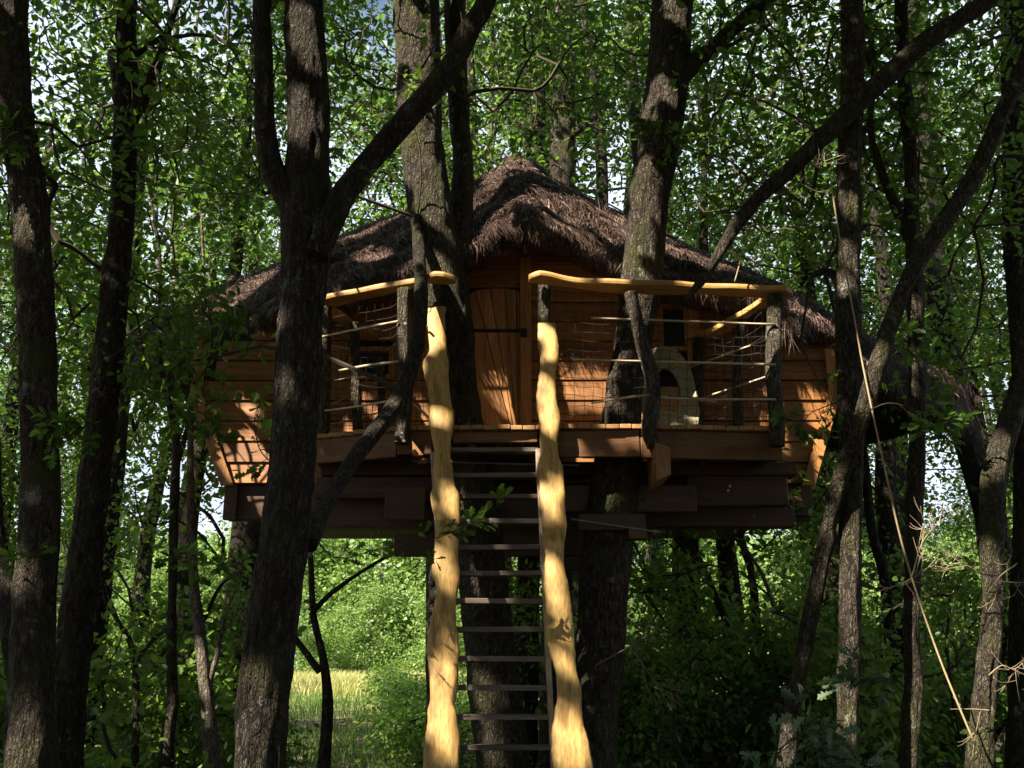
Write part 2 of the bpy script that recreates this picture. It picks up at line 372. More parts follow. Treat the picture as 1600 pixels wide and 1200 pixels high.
def leaves_at(pos, size, tmpl, rg, up=0.9, dirs=None, rnd=None):
    n = len(pos); TV, TF = tmpl; k = len(TV)
    nrm = rg.normal(size=(n, 3)); nrm[:, 2] = np.abs(nrm[:, 2])*0.6 + up*rg.random(n); nrm /= np.linalg.norm(nrm, axis=1)[:, None]
    d = rg.normal(size=(n, 3)) if dirs is None else dirs + 0.5*rg.normal(size=(n, 3))
    d[:, 2] -= 0.3
    d -= nrm*np.sum(d*nrm, 1)[:, None]; d /= np.linalg.norm(d, axis=1)[:, None] + 1e-9
    s = np.cross(d, nrm); sc = (size*(0.6 + 0.8*rg.random(n)))[:, None, None]
    V = pos[:, None] + sc*(TV[None, :, 0:1]*s[:, None] + TV[None, :, 1:2]*d[:, None] + TV[None, :, 2:3]*nrm[:, None])
    F = TF[None] + (np.arange(n)*k)[:, None, None]
    r = (rg.random(n) if rnd is None else np.clip(rnd + 0.3*rg.normal(size=n)*0.6, 0, 1))
    return V.reshape(-1, 3), F.reshape(-1, TF.shape[1]), np.repeat(r, k)
def clump_points(cent, per, sig, rg, flat=0.55):
    n = len(cent); p = np.repeat(cent, per, 0) + rg.normal(size=(n*per, 3))*np.array([sig, sig, sig*flat])
    rn = np.repeat(rg.random(n), per)
    d = p - np.repeat(cent, per, 0)
    return p, rn, d

def branch_net(roots, cents, rmin=0.004, k=0.0035, power=0.5, seg=4, jit=0.12, rg=rng, rmax=0.09, carved=False):
    """grow limbs from root points (on the trunk) out to every clump centre"""
    nodes = [np.asarray(r, float) for r in roots]; par = [-1]*len(nodes)
    nr = len(nodes); R = np.array(nodes)
    d0 = np.min(np.linalg.norm(cents[:, None] - R[None], axis=2), axis=1)
    order = np.argsort(d0)
    A = np.zeros((nr+len(cents), 3)); A[:nr] = R; cost = np.zeros(nr+len(cents)); n = nr
    for o in order:
        c = cents[o]; q = np.linalg.norm(A[:n]-c, axis=1) + 0.35*cost[:n]
        j = int(np.argmin(q)); A[n] = c; cost[n] = cost[j] + np.linalg.norm(A[j]-c); par.append(j); n += 1
    cnt = np.ones(n)
    for i in range(n-1, nr-1, -1):
        if par[i] >= 0: cnt[par[i]] += cnt[i]
    parts = []
    for i in range(nr, n):
        j = par[i]; a, b = A[j], A[i]; L = np.linalg.norm(b-a)
        if L < 1e-3: continue
        rb = min(rmax, rmin + k*cnt[i]**power); ra = min(rmax, rmin + k*(cnt[i]+1)**power*1.15)
        m = (a+b)/2 + rg.normal(size=3)*jit*L + np.array([0, 0, 0.06*L])
        if carved and rb < .03 and min(a[2], b[2]) > 7.4 and not carve(a+(b-a)*np.linspace(0, 1, 6)[:, None], .02).all(): continue
        parts.append(tube([a, m, b], [ra, (ra+rb)/2, rb], seg, 4, cap=False))
    return merge(parts)

# ---- gaps cut through the leaves to throw sun on these spots (px, py, depth, radius)
LIT = [
 # ladder, left board
 (682,490,7.2,.10),(684,508,7.2,.08),(688,655,7.15,.05),(690,650,7.15,.05),(708,775,7.1,.04),(712,795,7.1,.05),(700,893,7.05,.09),(686,872,7.05,.05),(705,910,7,.06),
 (705,1003,6.9,.07),(690,1035,6.9,.08),(705,1050,6.9,.10),(680,1072,6.85,.06),(700,1100,6.85,.07),(680,1130,6.8,.10),(700,1150,6.8,.10),(710,1175,6.8,.07),(705,1060,6.85,.08),(680,1150,6.8,.1),
 # ladder, right board
 (855,520,7.2,.11),(857,548,7.2,.09),(853,600,7.2,.10),(858,620,7.2,.11),(860,650,7.15,.12),(855,668,7.15,.08),(880,760,7.1,.05),(876,772,7.1,.03),(862,775,7.1,.03),(866,798,7.1,.04),
 (868,882,7.05,.05),(860,898,7.05,.05),(870,940,7,.03),(888,992,6.95,.05),(892,1040,6.9,.07),(905,1125,6.85,.05),(912,1168,6.8,.05),(876,1145,6.8,.07),(895,1192,6.75,.09),
 # posts
 (683,462,7.2,.05),(851,470,7.2,.07),(850,490,7.2,.05),(1209,505,7.3,.09),(1210,535,7.3,.10),(1208,560,7.3,.08),(988,475,7.2,.05),(1000,515,7.2,.05),(1008,545,7.2,.05),(1018,580,7.2,.04),(1022,625,7.2,.06),(1018,650,7.2,.06),(1015,675,7.2,.06),(628,680,7.15,.06),(625,640,7.2,.04),(622,500,7.2,.03),
 # handrails
 (515,468,7.5,.06),(550,461,7.4,.05),(580,455,7.35,.05),(650,441,7.2,.05),(690,433,7.2,.08),(842,432,7.2,.08),(880,436,7.2,.07),(900,439,7.2,.05),(965,445,7.2,.05),(1045,447,7.2,.04),(1140,451,7.25,.06),(1165,452,7.25,.05),(1180,475,7.6,.05),(1150,500,7.8,.04),
 (560,512,7.4,.05),(600,507,7.3,.04),(560,575,7.4,.08),(600,567,7.3,.05),(570,550,7.4,.07),(560,610,7.4,.07),(580,635,7.4,.04),(950,498,7.2,.06),(960,627,7.2,.07),(980,565,7.2,.05),(1080,505,7.2,.04),(1100,570,7.2,.06),(1150,572,7.2,.05),
 # deck edge, brackets
 (540,670,7.3,.05),(575,670,7.3,.06),(600,672,7.3,.03),(820,675,7.2,.05),(835,676,7.2,.05),(810,687,7.2,.06),(955,668,7.2,.06),(985,668,7.2,.05),(1035,667,7.2,.05),(1060,667,7.2,.06),
 (1035,700,7.25,.08),(1032,722,7.25,.08),(1028,740,7.25,.06),(651,700,7.25,.05),(660,712,7.25,.03),(838,720,7.2,.05),(838,705,7.2,.04),(843,770,7.15,.03),
 # walls
 (385,640,8.35,.05),(400,700,8.35,.07),(393,728,8.35,.12),(400,742,8.35,.14),(385,745,8.35,.10),(415,712,8.35,.06),
 (1296,640,8.35,.09),(1297,665,8.35,.13),(1290,690,8.35,.13),(1283,712,8.35,.12),(1270,640,8.35,.07),(1255,655,8.35,.06),(1240,700,8.35,.05),
 (1115,640,8.3,.10),(1125,655,8.3,.10),(1185,638,8.3,.08),(1190,655,8.3,.06),(1062,622,7.7,.05),(1083,650,7.7,.04),(1010,595,7.7,.05),
 # roof
 (720,308,8.6,.22),(745,322,8.4,.14),(790,262,9.1,.16),(806,285,9,.14),(770,290,8.9,.14),(815,310,8.7,.12),(588,360,8.8,.20),(600,352,9,.14),(590,402,8.2,.10),
 (850,278,9.2,.12),(880,295,9.2,.14),(915,318,9.2,.14),(860,318,8.6,.10),(955,345,8.8,.24),(975,350,8.9,.22),(935,350,8.6,.15),(912,385,8,.10),(925,398,7.9,.08),(900,375,8,.08),(1055,392,8.8,.22),(1085,402,8.8,.18),(1110,425,8.5,.16),(1125,445,8.2,.10),
 (365,462,8.9,.30),(390,452,9,.22),(340,475,9.2,.15),(1285,505,8.5,.14),(1300,520,8.4,.10),(1470,580,9.5,.25),(1490,600,9.4,.20),(1500,630,9.4,.12),
 (545,385,8.4,.12),(620,345,9.0,.14),(700,325,8.6,.14),(760,300,8.9,.14),(780,275,9.1,.12),(1035,385,8.8,.12),(930,365,8.3,.12),(960,375,8.2,.10),(990,360,8.7,.1),(560,372,8.7,.12),
 # trunks
 (45,335,6.4,.10),(55,355,6.4,.10),(30,890,6.4,.07),(42,1180,6.4,.12),(480,50,4.9,.08),(485,80,4.9,.06),(462,170,4.9,.09),(470,185,4.9,.07),(400,1120,4.83,.14),(395,1160,4.83,.20),(420,1140,4.83,.10),(400,1195,4.83,.1),(445,600,4.87,.04),(435,500,4.87,.05),
 (632,55,7.6,.09),(640,80,7.6,.07),(665,290,7.5,.09),(672,310,7.5,.08),(715,565,7.5,.06),(708,600,7.5,.05),(712,640,7.5,.08),(718,660,7.5,.06),
 (1035,140,7.5,.09),(1030,165,7.5,.10),(1060,15,7.6,.09),(1005,260,7.5,.08),(998,285,7.5,.10),(1010,320,7.5,.07),(990,345,7.5,.07),(955,590,7.6,.07),(948,620,7.6,.07),(943,650,7.6,.06),(957,565,7.6,.04),
 (752,905,7.6,.12),(748,935,7.6,.10),(752,1060,7.6,.08),(755,1100,7.6,.10),(762,1140,7.6,.09),(768,1180,7.6,.07),
 (1328,400,6.7,.07),(1325,430,6.7,.07),(1330,320,6.7,.06),(1318,840,6.7,.05),(1328,860,6.7,.05),(1325,1040,6.7,.08),(1320,1070,6.7,.12),(1315,1100,6.7,.12),(1322,1120,6.7,.08),(1425,1070,7.1,.11),(1420,1100,7.1,.09),(1428,1000,7.1,.05),(1428,940,7.1,.05),
 (1548,980,6.2,.08),(1545,1020,6.2,.10),(1540,1060,6.2,.12),(1535,1110,6.2,.12),(1535,1160,6.2,.12),(1560,700,6.3,.08),(1550,730,6.3,.08),(1365,590,6.2,.10),(1358,615,6.2,.10),(1375,560,6.2,.07),(1140,380,6.6,.05),(1120,405,6.6,.05),
 (1000,900,9.4,.14),(1060,980,9.4,.14),(1120,890,9.5,.16),(1150,1050,9.4,.14),(1210,960,9.5,.15),(1180,870,10.5,.16),(1260,1020,9.5,.14),(1390,900,9.5,.16),(1380,1050,9.5,.14),(1470,960,9.5,.16),(1480,1100,9.5,.14),(1090,1110,9.4,.12),(1020,1060,9.4,.12),(960,1120,9.4,.12),(120,960,9.6,.15),(200,1080,9.6,.14),(150,880,9.6,.15),(240,930,9.6,.14),(340,980,9.6,.12),(90,1120,9.6,.12),
 (322,1050,9,.12),(330,1090,9,.12),(265,1140,9,.14),(262,1170,9,.12),(1225,1170,6.8,.1),(1280,1150,6,.15),(1540,890,6.1,.1),(1450,840,6.1,.1),(1570,1050,6.1,.1),
]
LP = np.array([P(a, b, c) for a, b, c, d in LIT]); LR = np.array([d*(1.5 if (b < 540 and c > 7.6) else .55 if c > 6.7 and b > 430 and 640 < a < 925 else .7 if 930 < a < 965 else 1.25) for a, b, c, d in LIT]); LR = np.maximum(0.045, LR)
def carve(pos, slack=0.045):
    """False for leaves that stand in the way of the sun reaching one of the lit spots"""
    keep = np.ones(len(pos), bool)
    for p, r in zip(LP, LR):
        v = pos - p; t = v @ SUN; m = t > 0.15
        d2 = np.sum(v*v, 1) - t*t
        keep &= ~(m & (d2 < (r + slack)**2))
    return keep

# ------------------------------------------------------------------ the tree house
HOUSE = thing('treehouse', 'larch tree house with a heather-thatched roof and netted deck, built among the oaks', 'tree house', (0, 8.35, 3.35))
Z0 = 3.35
# roof
EAVE = [(150,575,10.6),(190,568,9.9),(300,540,8.9),(430,482,8.15),(540,444,7.85),(640,416,7.8),(730,380,7.78),(775,357,7.72),(815,343,7.68),(850,348,7.70),(890,364,7.76),(940,389,7.8),(1000,412,7.8),(1080,437,7.85),(1200,470,7.95),(1300,522,8.3),(1400,598,8.9),(1480,634,9.7),(1520,635,10.6)]
RIDGE = [(175,545,10.6),(215,520,10.4),(330,462,10.0),(450,404,9.9),(540,365,9.8),(630,328,9.7),(720,292,9.6),(812,249,9.5),(870,282,9.6),(925,312,9.6),(990,345,9.7),(1080,390,9.7),(1180,432,9.8),(1320,508,10.0),(1400,545,10.2),(1470,566,10.4),(1512,590,10.6)]
NU, NT = 170, 40
E = catmull([P(*e) for e in EAVE], NU); Rg = catmull([P(*e) for e in RIDGE], NU)
tt = np.linspace(0, 1, NT)[None, :, None]
roofS = Rg[:, None]*(1-tt) + E[:, None]*tt
bulge = np.sin(tt[..., 0]*math.pi)**0.8*0.10
roofS[..., 2] += bulge
nzr = noise3(roofS*1.7)*0.04 + noise3(roofS*5.0)*0.026 + noise3(roofS*12)*0.018
roofS[..., 2] += nzr*(0.3+0.7*np.sin(np.clip(tt[..., 0], 0.02, 1)*math.pi*0.5))
roofS[..., 1] -= nzr*0.6
# rounded, thick eave
lipz, lipy = [], []
lip = [roofS[:, -1] + np.array([0, 0.0, -0.07]), roofS[:, -1] + np.array([0, 0.10, -0.16]), roofS[:, -1] + np.array([0, 0.35, -0.10])]
inner = Rg + np.array([0, 0, -0.30])
back_e = E.copy(); back_e[:, 1] = 20.9 - E[:, 1]*.98; back_e[:, 2] = E[:, 2].clip(None, 4.7) + .15
backS = Rg[:, None]*(1-tt[:, ::3]) + back_e[:, None]*tt[:, ::3]
rows = [roofS[:, i] for i in range(NT)] + lip + [inner] + [back_e + np.array([0, -0.2, -0.15])] + [backS[:, i] for i in range(backS.shape[1]-1, 0, -1)]
RV = np.stack(rows, 1); nr_, nc_ = RV.shape[:2]
RV = RV.reshape(-1, 3)
a_ = (np.arange(nr_-1)[:, None]*nc_ + np.arange(nc_)[None, :]).ravel(); b_ = (np.arange(nr_-1)[:, None]*nc_ + ((np.arange(nc_)+1) % nc_)[None, :]).ravel()
roofF = [np.stack([a_, b_, b_+nc_, a_+nc_], -1), np.arange(nc_)[None, :], ((nr_-1)*nc_ + np.arange(nc_))[None, ::-1]]
roof = obj('roof', RV, roofF, M['thatch'], HOUSE, smooth=True); fix_normals(roof)
# straw
def straws(n, rg):
    u = rg.random(n)*(NU-1.001); t = rg.random(n)**0.8*(NT-1.001)
    iu, it = u.astype(int), t.astype(int); fu, ft = (u-iu)[:, None], (t-it)[:, None]
    G = roofS
    p = (G[iu, it]*(1-fu)*(1-ft) + G[iu+1, it]*fu*(1-ft) + G[iu, it+1]*(1-fu)*ft + G[iu+1, it+1]*fu*ft)
    d = G[iu, np.minimum(it+1, NT-1)] - G[iu, np.maximum(it-1, 0)]; d /= np.linalg.norm(d, axis=1)[:, None]
    e = G[np.minimum(iu+2, NU-1), it] - G[np.maximum(iu-2, 0), it]; e /= np.linalg.norm(e, axis=1)[:, None]+1e-9
    nn = np.cross(e, d); nn /= np.linalg.norm(nn, axis=1)[:, None]; nn *= np.sign(nn[:, 2:3])
    return p, d, e, nn, t/(NT-1)
def straw_mesh(p, d, e, nn, L, w, lift, sway, rg, col):
    n = len(p)
    tang = d + e*sway[:, None] ; tang /= np.linalg.norm(tang, axis=1)[:, None]
    side = np.cross(tang, nn); side = side*np.cos(rg.random(n)*3.1)[:, None] + nn*np.sin(rg.random(n)*3.1)[:, None]
    L = L[:, None]; w = w[:, None]
    q0 = p - nn*0.01; q1 = p + tang*L*0.5 + nn*lift[:, None]*0.8; q2 = p + tang*L + nn*lift[:, None]*0.5 + np.array([0, 0, -1.0])*L*0.18
    q2 += rg.normal(size=(n, 3))*L*0.10
    V = np.stack([q0-side*w, q0+side*w, q1-side*w*0.8, q1+side*w*0.8, q2], 1).reshape(-1, 3)
    b = (np.arange(n)*5)[:, None]
    F4 = b + np.array([[0, 1, 3, 2]]); F3 = b + np.array([[2, 3, 4]])
    return V, [F4, F3], np.repeat(col, 5)
rg = np.random.default_rng(3)
n = 125000; p, d, e, nn, t = straws(n, rg)
tuft = noise3(p*3.1)*0.6 + noise3(p*7.0)*0.4
sway = noise3(p*2.3+9)*0.55 + 0.25*rg.normal(size=n)
col = np.clip(0.42 + 0.30*noise3(p*np.array([4, 4, 4])+3) + 0.22*rg.normal(size=n), 0, 1)
V, F, c = straw_mesh(p, d, e, nn, 0.13+0.2*rg.random(n), 0.0018+0.002*rg.random(n), 0.008+0.035*np.clip(tuft+0.3, 0, 1)*rg.random(n), sway, rg, col)
obj('straw', V, F, M['thatch_straw'], roof, rnd=c, kind='stuff')
n = 9000; u = rg.random(n)*(NU-1.001); iu = u.astype(int); fu = (u-iu)[:, None]
p = E[iu]*(1-fu) + E[iu+1]*fu + rg.normal(size=(n, 3))*0.02 + np.array([0, 0.05, -0.02]) + np.array([0, 0.12, -0.08])*rg.random(n)[:, None]
d = np.tile([0, -0.45, -1.0], (n, 1)); e = np.tile([1.0, 0, 0], (n, 1)); nn = np.tile([0, -0.9, 0.4], (n, 1))
L = 0.05 + 0.07*rg.random(n) + 0.10*np.clip(noise3(p*3.3), 0, 1)*rg.random(n)
V, F, c = straw_mesh(p, d, e, nn, L, 0.002+0.0025*rg.random(n), 0.02*rg.random(n), 0.35*rg.normal(size=n), rg, np.clip(0.4+0.25*rg.normal(size=n), 0, 1))
obj('eave_straw', V, F, M['thatch_straw'], roof, rnd=c, kind='stuff')
# loose tufts on the roof
for (px, py, Y, k, hgt) in [(940,338,8.9,60,.20),(800,256,9.35,160,.12),(833,290,9.1,70,.10),(898,345,8.6,25,.1),(1190,470,8.0,60,.12),(1235,500,7.9,160,.22)]:
    c0 = P(px, py, Y); p = c0 + rg.normal(size=(k, 3))*np.array([.05, .05, .015]); d = rg.normal(size=(k, 3))*0.45 + np.array([0.25, -0.2, 1.0 if py < 460 else -1.0])
    d /= np.linalg.norm(d, axis=1)[:, None]; e = np.tile([1.0, 0, 0], (k, 1)); nn = np.tile([0, -1.0, 0], (k, 1))
    V, F, c = straw_mesh(p, d, e, nn, hgt*(0.5+rg.random(k)*0.7), 0.0022+0*p[:, 0], 0.03*rg.random(k), 0.3*rg.normal(size=k), rg, np.clip(0.75+0.2*rg.normal(size=k), 0, 1))
    obj('tuft', V, F, M['thatch_straw'], roof, rnd=c, kind='stuff')

def zroof(x):
    Yw = 8.35; j = np.argmin(np.abs(E[:, 0]-x)); tq = (9.7-Yw)/(9.7-E[j, 1])
    k = np.argmin(np.abs(Rg[:, 0]-x)); return Rg[k, 2]*(1-tq) + E[j, 2]*tq - 0.10
WY = 8.35; XL = P(302, 620, WY)[0]; XR = P(1308, 620, WY)[0]; BL = P(350, 755, WY)[0]; BR = P(1268, 755, WY)[0]
zt_, zb_ = P(800, 620, WY)[2], P(800, 757, WY)[2]
def xl(z): return XL + (BL-XL)*np.clip((zt_-z)/(zt_-zb_), 0, 1)
def xr(z): return XR + (BR-XR)*np.clip((zt_-z)/(zt_-zb_), 0, 1)
# backing box
bw = []
D0 = (P(729, 600, WY)[0], P(829, 600, WY)[0])          # door opening
zsplit = [zb_, zt_, 4.45]
for za, zc in zip(zsplit[:-1], zsplit[1:]):
    bw.append(hexa([(xl(za)+.05, WY+.05, za), (xr(za)-.05, WY+.05, za), (xr(za)-.05, 11.2, za), (xl(za)+.05, 11.2, za),
                    (xl(zc)+.05, WY+.05, zc), (xr(zc)-.05, WY+.05, zc), (xr(zc)-.05, 11.2, zc), (xl(zc)+.05, 11.2, zc)]))
g = merge(bw); solid('wall_core', g, M['dark_room'], HOUSE, bevel=0)
WINL = (P(545, 545, WY), P(612, 592, WY)); WINR = (P(1030, 478, WY), P(1076, 548, WY))
row_h = 0.182; z = zb_; k = 0
rp = random.Random(5)
while z < 5.35:
    z1 = z + row_h
    segs = [(float(xl(z)), D0[0]), (D0[1], float(xr(z)))]
    new = []
    for a, b in segs:
        for W in (WINL, WINR):
            if z1 > W[1][2]+.02 and z < W[0][2]-.02 and a < W[0][0] and b > W[1][0]:
                new.append((a, W[0][0])); a = W[1][0]
        new.append((a, b))
    for a, b in new:
        # clip by the roof
        xs = [x for x in np.linspace(a, b, 60) if zroof(x) > z1-0.02]
        if not xs: continue
        a2, b2 = min(xs), max(xs)
        if b2-a2 < 0.08: continue
        la = float(xl(z1)-xl(z)) if abs(a2-xl(z)) < 1e-3 else 0; rb = float(xr(z1)-xr(z)) if abs(b2-xr(z)) < 1e-3 else 0
        # split long rows into boards
        cuts = [a2] + ([a2 + (b2-a2)*rp.uniform(.35, .65)] if b2-a2 > 1.6 else []) + [b2]
        for m_ in range(len(cuts)-1):
            p0, p1 = cuts[m_]+.0015, cuts[m_+1]-.0015
            l0 = la if m_ == 0 else 0; l1 = rb if m_ == len(cuts)-2 else 0
            y0 = WY - 0.012 + rp.uniform(-.003, .003); lap = 0.016
            gap = 0.004 + rp.uniform(0, .005)
            solid('siding_board', hexa([(p0, y0-lap, z+gap), (p1, y0-lap, z+gap), (p1, WY+.04, z+gap), (p0, WY+.04, z+gap),
                  (p0+l0, y0, z1), (p1+l1, y0, z1), (p1+l1, WY+.04, z1), (p0+l0, WY+.04, z1)]), M['larch'], HOUSE, 0.005)
    if z < 4.4:
        for sx, xf in ((-1, xl), (1, xr)):
            xa, xb = float(xf(z)), float(xf(z1))
            q = 0.03*sx
            solid('siding_board', hexa([(xa, WY+.045, z+.004), (xa+q, WY+.045, z+.004), (xa+q, 11.25, z+.004), (xa, 11.25, z+.004), (xb, WY+.045, z1), (xb+q*.5, WY+.045, z1), (xb+q*.5, 11.25, z1), (xb, 11.25, z1)]), M['larch_y'], HOUSE, 0.004)
        solid('siding_board', hexa([(float(xl(z)), 11.2, z+.004), (float(xr(z)), 11.2, z+.004), (float(xr(z)), 11.24, z+.004), (float(xl(z)), 11.24, z+.004), (float(xl(z1)), 11.2, z1), (float(xr(z1)), 11.2, z1), (float(xr(z1)), 11.23, z1), (float(xl(z1)), 11.23, z1)]), M['larch'], HOUSE, 0.004)
    z = z1; k += 1
# raked corner boards
for side, f in (('l', xl), ('r', xr)):
    s = -1 if side == 'l' else 1
    pts = [(float(f(zb_))-s*.10, zb_-.02), (float(f(zb_))+s*.012, zb_-.02), (float(f(zt_))+s*.012, zt_), (float(f(zt_))+s*.012, 4.3), (float(f(zt_))-s*.09, 4.3), (float(f(zt_))-s*.09, zt_)]
    solid('corner_board', prism([(x, WY-.06, z_) for x, z_ in pts], (0, .025, 0), None), M['larch_v'], HOUSE, 0.004)
# gable boards above the door (vertical strip post beside the door goes up to the roof)
def wallbox(name, px0, py0, px1, py1, y0, y1, mat, bevel=.004, Yp=WY, parent=HOUSE, **kw):
    a, b = P(px0, py1, Yp), P(px1, py0, Yp)
    return solid(name, box(a[0], b[0], y0, y1, a[2], b[2]), mat, parent, bevel, **kw)
wallbox('door_post', 813, 352, 829, 712, WY-.07, WY+.045, M['larch_v'])
wallbox('door_post', 722, 388, 733, 712, WY-.05, WY+.045, M['larch_v'])
for i in range(4):
    wallbox('gable_board', 733, 356+i*22.3, 813, 356+(i+1)*22.3-1, WY-.02+.002*(i % 2), WY+.045, M['larch'])
# door: fan of boards and an arched head
DOOR = link('door', None, None, HOUSE)
def dpt(px, py, y): q = P(px, py, WY); return (q[0], y, q[2])
fan_c = (806, 706)
top = [(734, 706), (734, 642), (734, 560), (734, 500), (734, 456), (752, 452), (776, 450), (796, 452), (812, 456), (812, 706)]
edges = [top[0], top[1], top[2], top[3], top[5], top[6], top[7], top[9]]
fans = [[(734,706),(734,640),(805,706)], [(734,639),(734,560),(806,705)], [(734,559),(734,462),(742,455),(806.5,704)], [(743,454.6),(765,452),(807.5,703)], [(766,452),(788,451.5),(808.5,703)], [(789,451.8),(806,454),(810,706),(809,703)], [(807,454),(812,456),(812,706),(810.7,706)]]
for i, f in enumerate(fans):
    solid('door_board', prism([dpt(x, y, WY-.015-.002*(i % 3)) for x, y in f], (0, .04, 0), None), M['larch_v'], DOOR, 0.003)
arch = [(733, 451), (733, 433), (745, 431), (765, 431), (780, 434), (797, 442), (812, 451)]
solid('door_head', prism([dpt(x, y, WY-.045) for x, y in arch], (0, .05, 0), None), M['larch'], DOOR, 0.004)
wallbox('strap_hinge', 735, 515.5, 818, 520.5, WY-.032, WY-.018, M['iron'], .002, parent=DOOR)
wallbox('hinge_pin', 813, 518, 823, 531, WY-.09, WY-.071, M['iron'], .003, parent=DOOR)
# windows
for (A, B) in (WINL, WINR):
    W = link('window', None, None, HOUSE)
    x0, x1, z1_, z0_ = A[0], B[0], A[2], B[2]
    solid('pane', box(x0+.02, x1-.02, WY+.03, WY+.046, z0_+.02, z1_-.02), M['glass'], W, 0)
    for (a, b, c, d_) in ((x0-.02, x1+.02, z1_-.03, z1_+.01), (x0-.02, x1+.02, z0_-.01, z0_+.03), (x0-.02, x0+.025, z0_+.031, z1_-.031), (x1-.025, x1+.02, z0_+.031, z1_-.031)):
        solid('frame', box(a, b, WY-.04, WY+.045, c, d_), M['larch_v'], W, .004)
wallbox('window_trim', 1075, 478, 1090, 600, WY-.06, WY-.03, M['larch_v'])
# lower hull under the walls
def beam(name, px0, py0, px1, py1, Y, depth, mat='beam', bevel=.006, **kw):
    a, b = P(px0, py1, Y), P(px1, py0, Y)
    return solid(name, box(min(a[0], b[0]), max(a[0], b[0]), Y, Y+depth, a[2], b[2]), M[mat], HOUSE, bevel, **kw)
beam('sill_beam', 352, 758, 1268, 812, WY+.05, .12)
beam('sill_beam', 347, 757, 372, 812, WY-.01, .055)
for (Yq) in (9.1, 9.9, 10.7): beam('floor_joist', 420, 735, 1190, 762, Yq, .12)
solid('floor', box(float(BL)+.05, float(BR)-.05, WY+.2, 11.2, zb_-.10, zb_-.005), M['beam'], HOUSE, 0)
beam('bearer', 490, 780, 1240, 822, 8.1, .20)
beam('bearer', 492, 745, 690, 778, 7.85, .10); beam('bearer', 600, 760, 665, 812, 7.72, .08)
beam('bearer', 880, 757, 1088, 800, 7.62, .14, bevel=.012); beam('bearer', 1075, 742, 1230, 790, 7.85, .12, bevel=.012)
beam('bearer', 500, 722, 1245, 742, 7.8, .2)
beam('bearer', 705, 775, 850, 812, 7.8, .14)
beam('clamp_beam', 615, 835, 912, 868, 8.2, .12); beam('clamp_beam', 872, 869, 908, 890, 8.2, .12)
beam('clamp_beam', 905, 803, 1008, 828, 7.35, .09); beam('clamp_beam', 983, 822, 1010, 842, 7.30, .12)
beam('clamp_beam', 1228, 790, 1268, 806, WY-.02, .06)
# deck
DE = [(-1.60, 7.55), (-0.86, 7.26), (0.95, 7.20), (2.03, 7.30)]
def deck_y(x):
    return float(np.interp(x, [a for a, b in DE], [b for a, b in DE]))
x = -1.60; rp = random.Random(9)
while x < 2.0:
    w = rp.uniform(.088, .118); xa, xb = x+.0025, min(x+w, 2.03)-.0025
    ya, yb = deck_y(xa)-.03+rp.uniform(-.008, .008), deck_y(xb)-.03+rp.uniform(-.004, .004)
    zt = Z0 + rp.uniform(-.003, .003)
    solid('deck_board', hexa([(xa, ya, zt-.034), (xb, ya, zt-.034), (xb, WY-.08, zt-.034), (xa, WY-.08, zt-.034), (xa, ya, zt), (xb, ya, zt), (xb, WY-.08, zt), (xa, WY-.08, zt)]), M['larch_y'], HOUSE, .005)
    x += w
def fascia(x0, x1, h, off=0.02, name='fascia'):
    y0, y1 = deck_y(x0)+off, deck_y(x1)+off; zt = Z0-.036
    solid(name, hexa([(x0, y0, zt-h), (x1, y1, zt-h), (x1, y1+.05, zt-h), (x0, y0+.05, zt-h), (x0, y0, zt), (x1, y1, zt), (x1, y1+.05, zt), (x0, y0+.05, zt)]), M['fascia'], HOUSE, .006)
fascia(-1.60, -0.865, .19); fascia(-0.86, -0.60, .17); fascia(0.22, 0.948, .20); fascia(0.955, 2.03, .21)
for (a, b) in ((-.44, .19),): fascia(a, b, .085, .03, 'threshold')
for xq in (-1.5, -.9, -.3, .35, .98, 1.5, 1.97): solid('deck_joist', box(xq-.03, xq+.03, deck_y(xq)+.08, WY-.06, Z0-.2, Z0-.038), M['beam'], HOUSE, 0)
# brackets
a = P(1025, 752, 7.12); b = P(1048, 697, 7.12)
solid('bracket', hexa([(a[0], 7.10, a[2]), (b[0], 7.16, a[2]+.06), (b[0], 7.6, a[2]+.06), (a[0], 7.55, a[2]), (a[0], 7.08, b[2]+.02), (b[0], 7.14, b[2]), (b[0], 7.6, b[2]), (a[0], 7.55, b[2])]), M['larch_v'], HOUSE, .003)
solid('bracket', prism([P(644, 688, 7.2), P(645, 712, 7.2), P(662, 711, 7.2)], (0, .06, 0), None), M['larch_v'], HOUSE, .003)
# posts
def post(pts, w, Y, name='railing_post', knots=0, **kw):
    q = [P(a, b, Y if len(r) == 0 else r[0]) for a, b, *r in pts]; r_ = [w/2*px2m(Y)]*len(q)
    L = np.linalg.norm(q[0]-q[-1]); rn = max(6, int(L/.02))
    g = tube(q, r_, 20, rn, bark=.006, seed=rng.integers(99), freq=16, lump=.12)
    return obj(name, g[0], g[1], M['post'], HOUSE, smooth=True)
post([(632,452),(631,520),(634,600),(630,660),(627,693)], 22, 7.2)
post([(683,440),(684,520),(690,675)], 15, 7.38)
post([(851,442),(850,480),(853,560),(858,680)], 20, 7.38)
post([(985,458),(992,490),(1004,540),(1018,585),(1021,620),(1014,670),(1022,698)], 22, 7.16)
post([(1212,462),(1209,520),(1208,590),(1213,650),(1214,697)], 24, 7.24)
post([(553,505),(556,580),(558,672)], 15, 7.9); post([(596,560),(596,672)], 12, 8.1); post([(510,480),(509,560),(506,690)], 16, 7.58)
post([(1092,530),(1090,600),(1090,676)], 17, 8.15); post([(1158,500),(1152,590),(1154,676)], 16, 7.75)
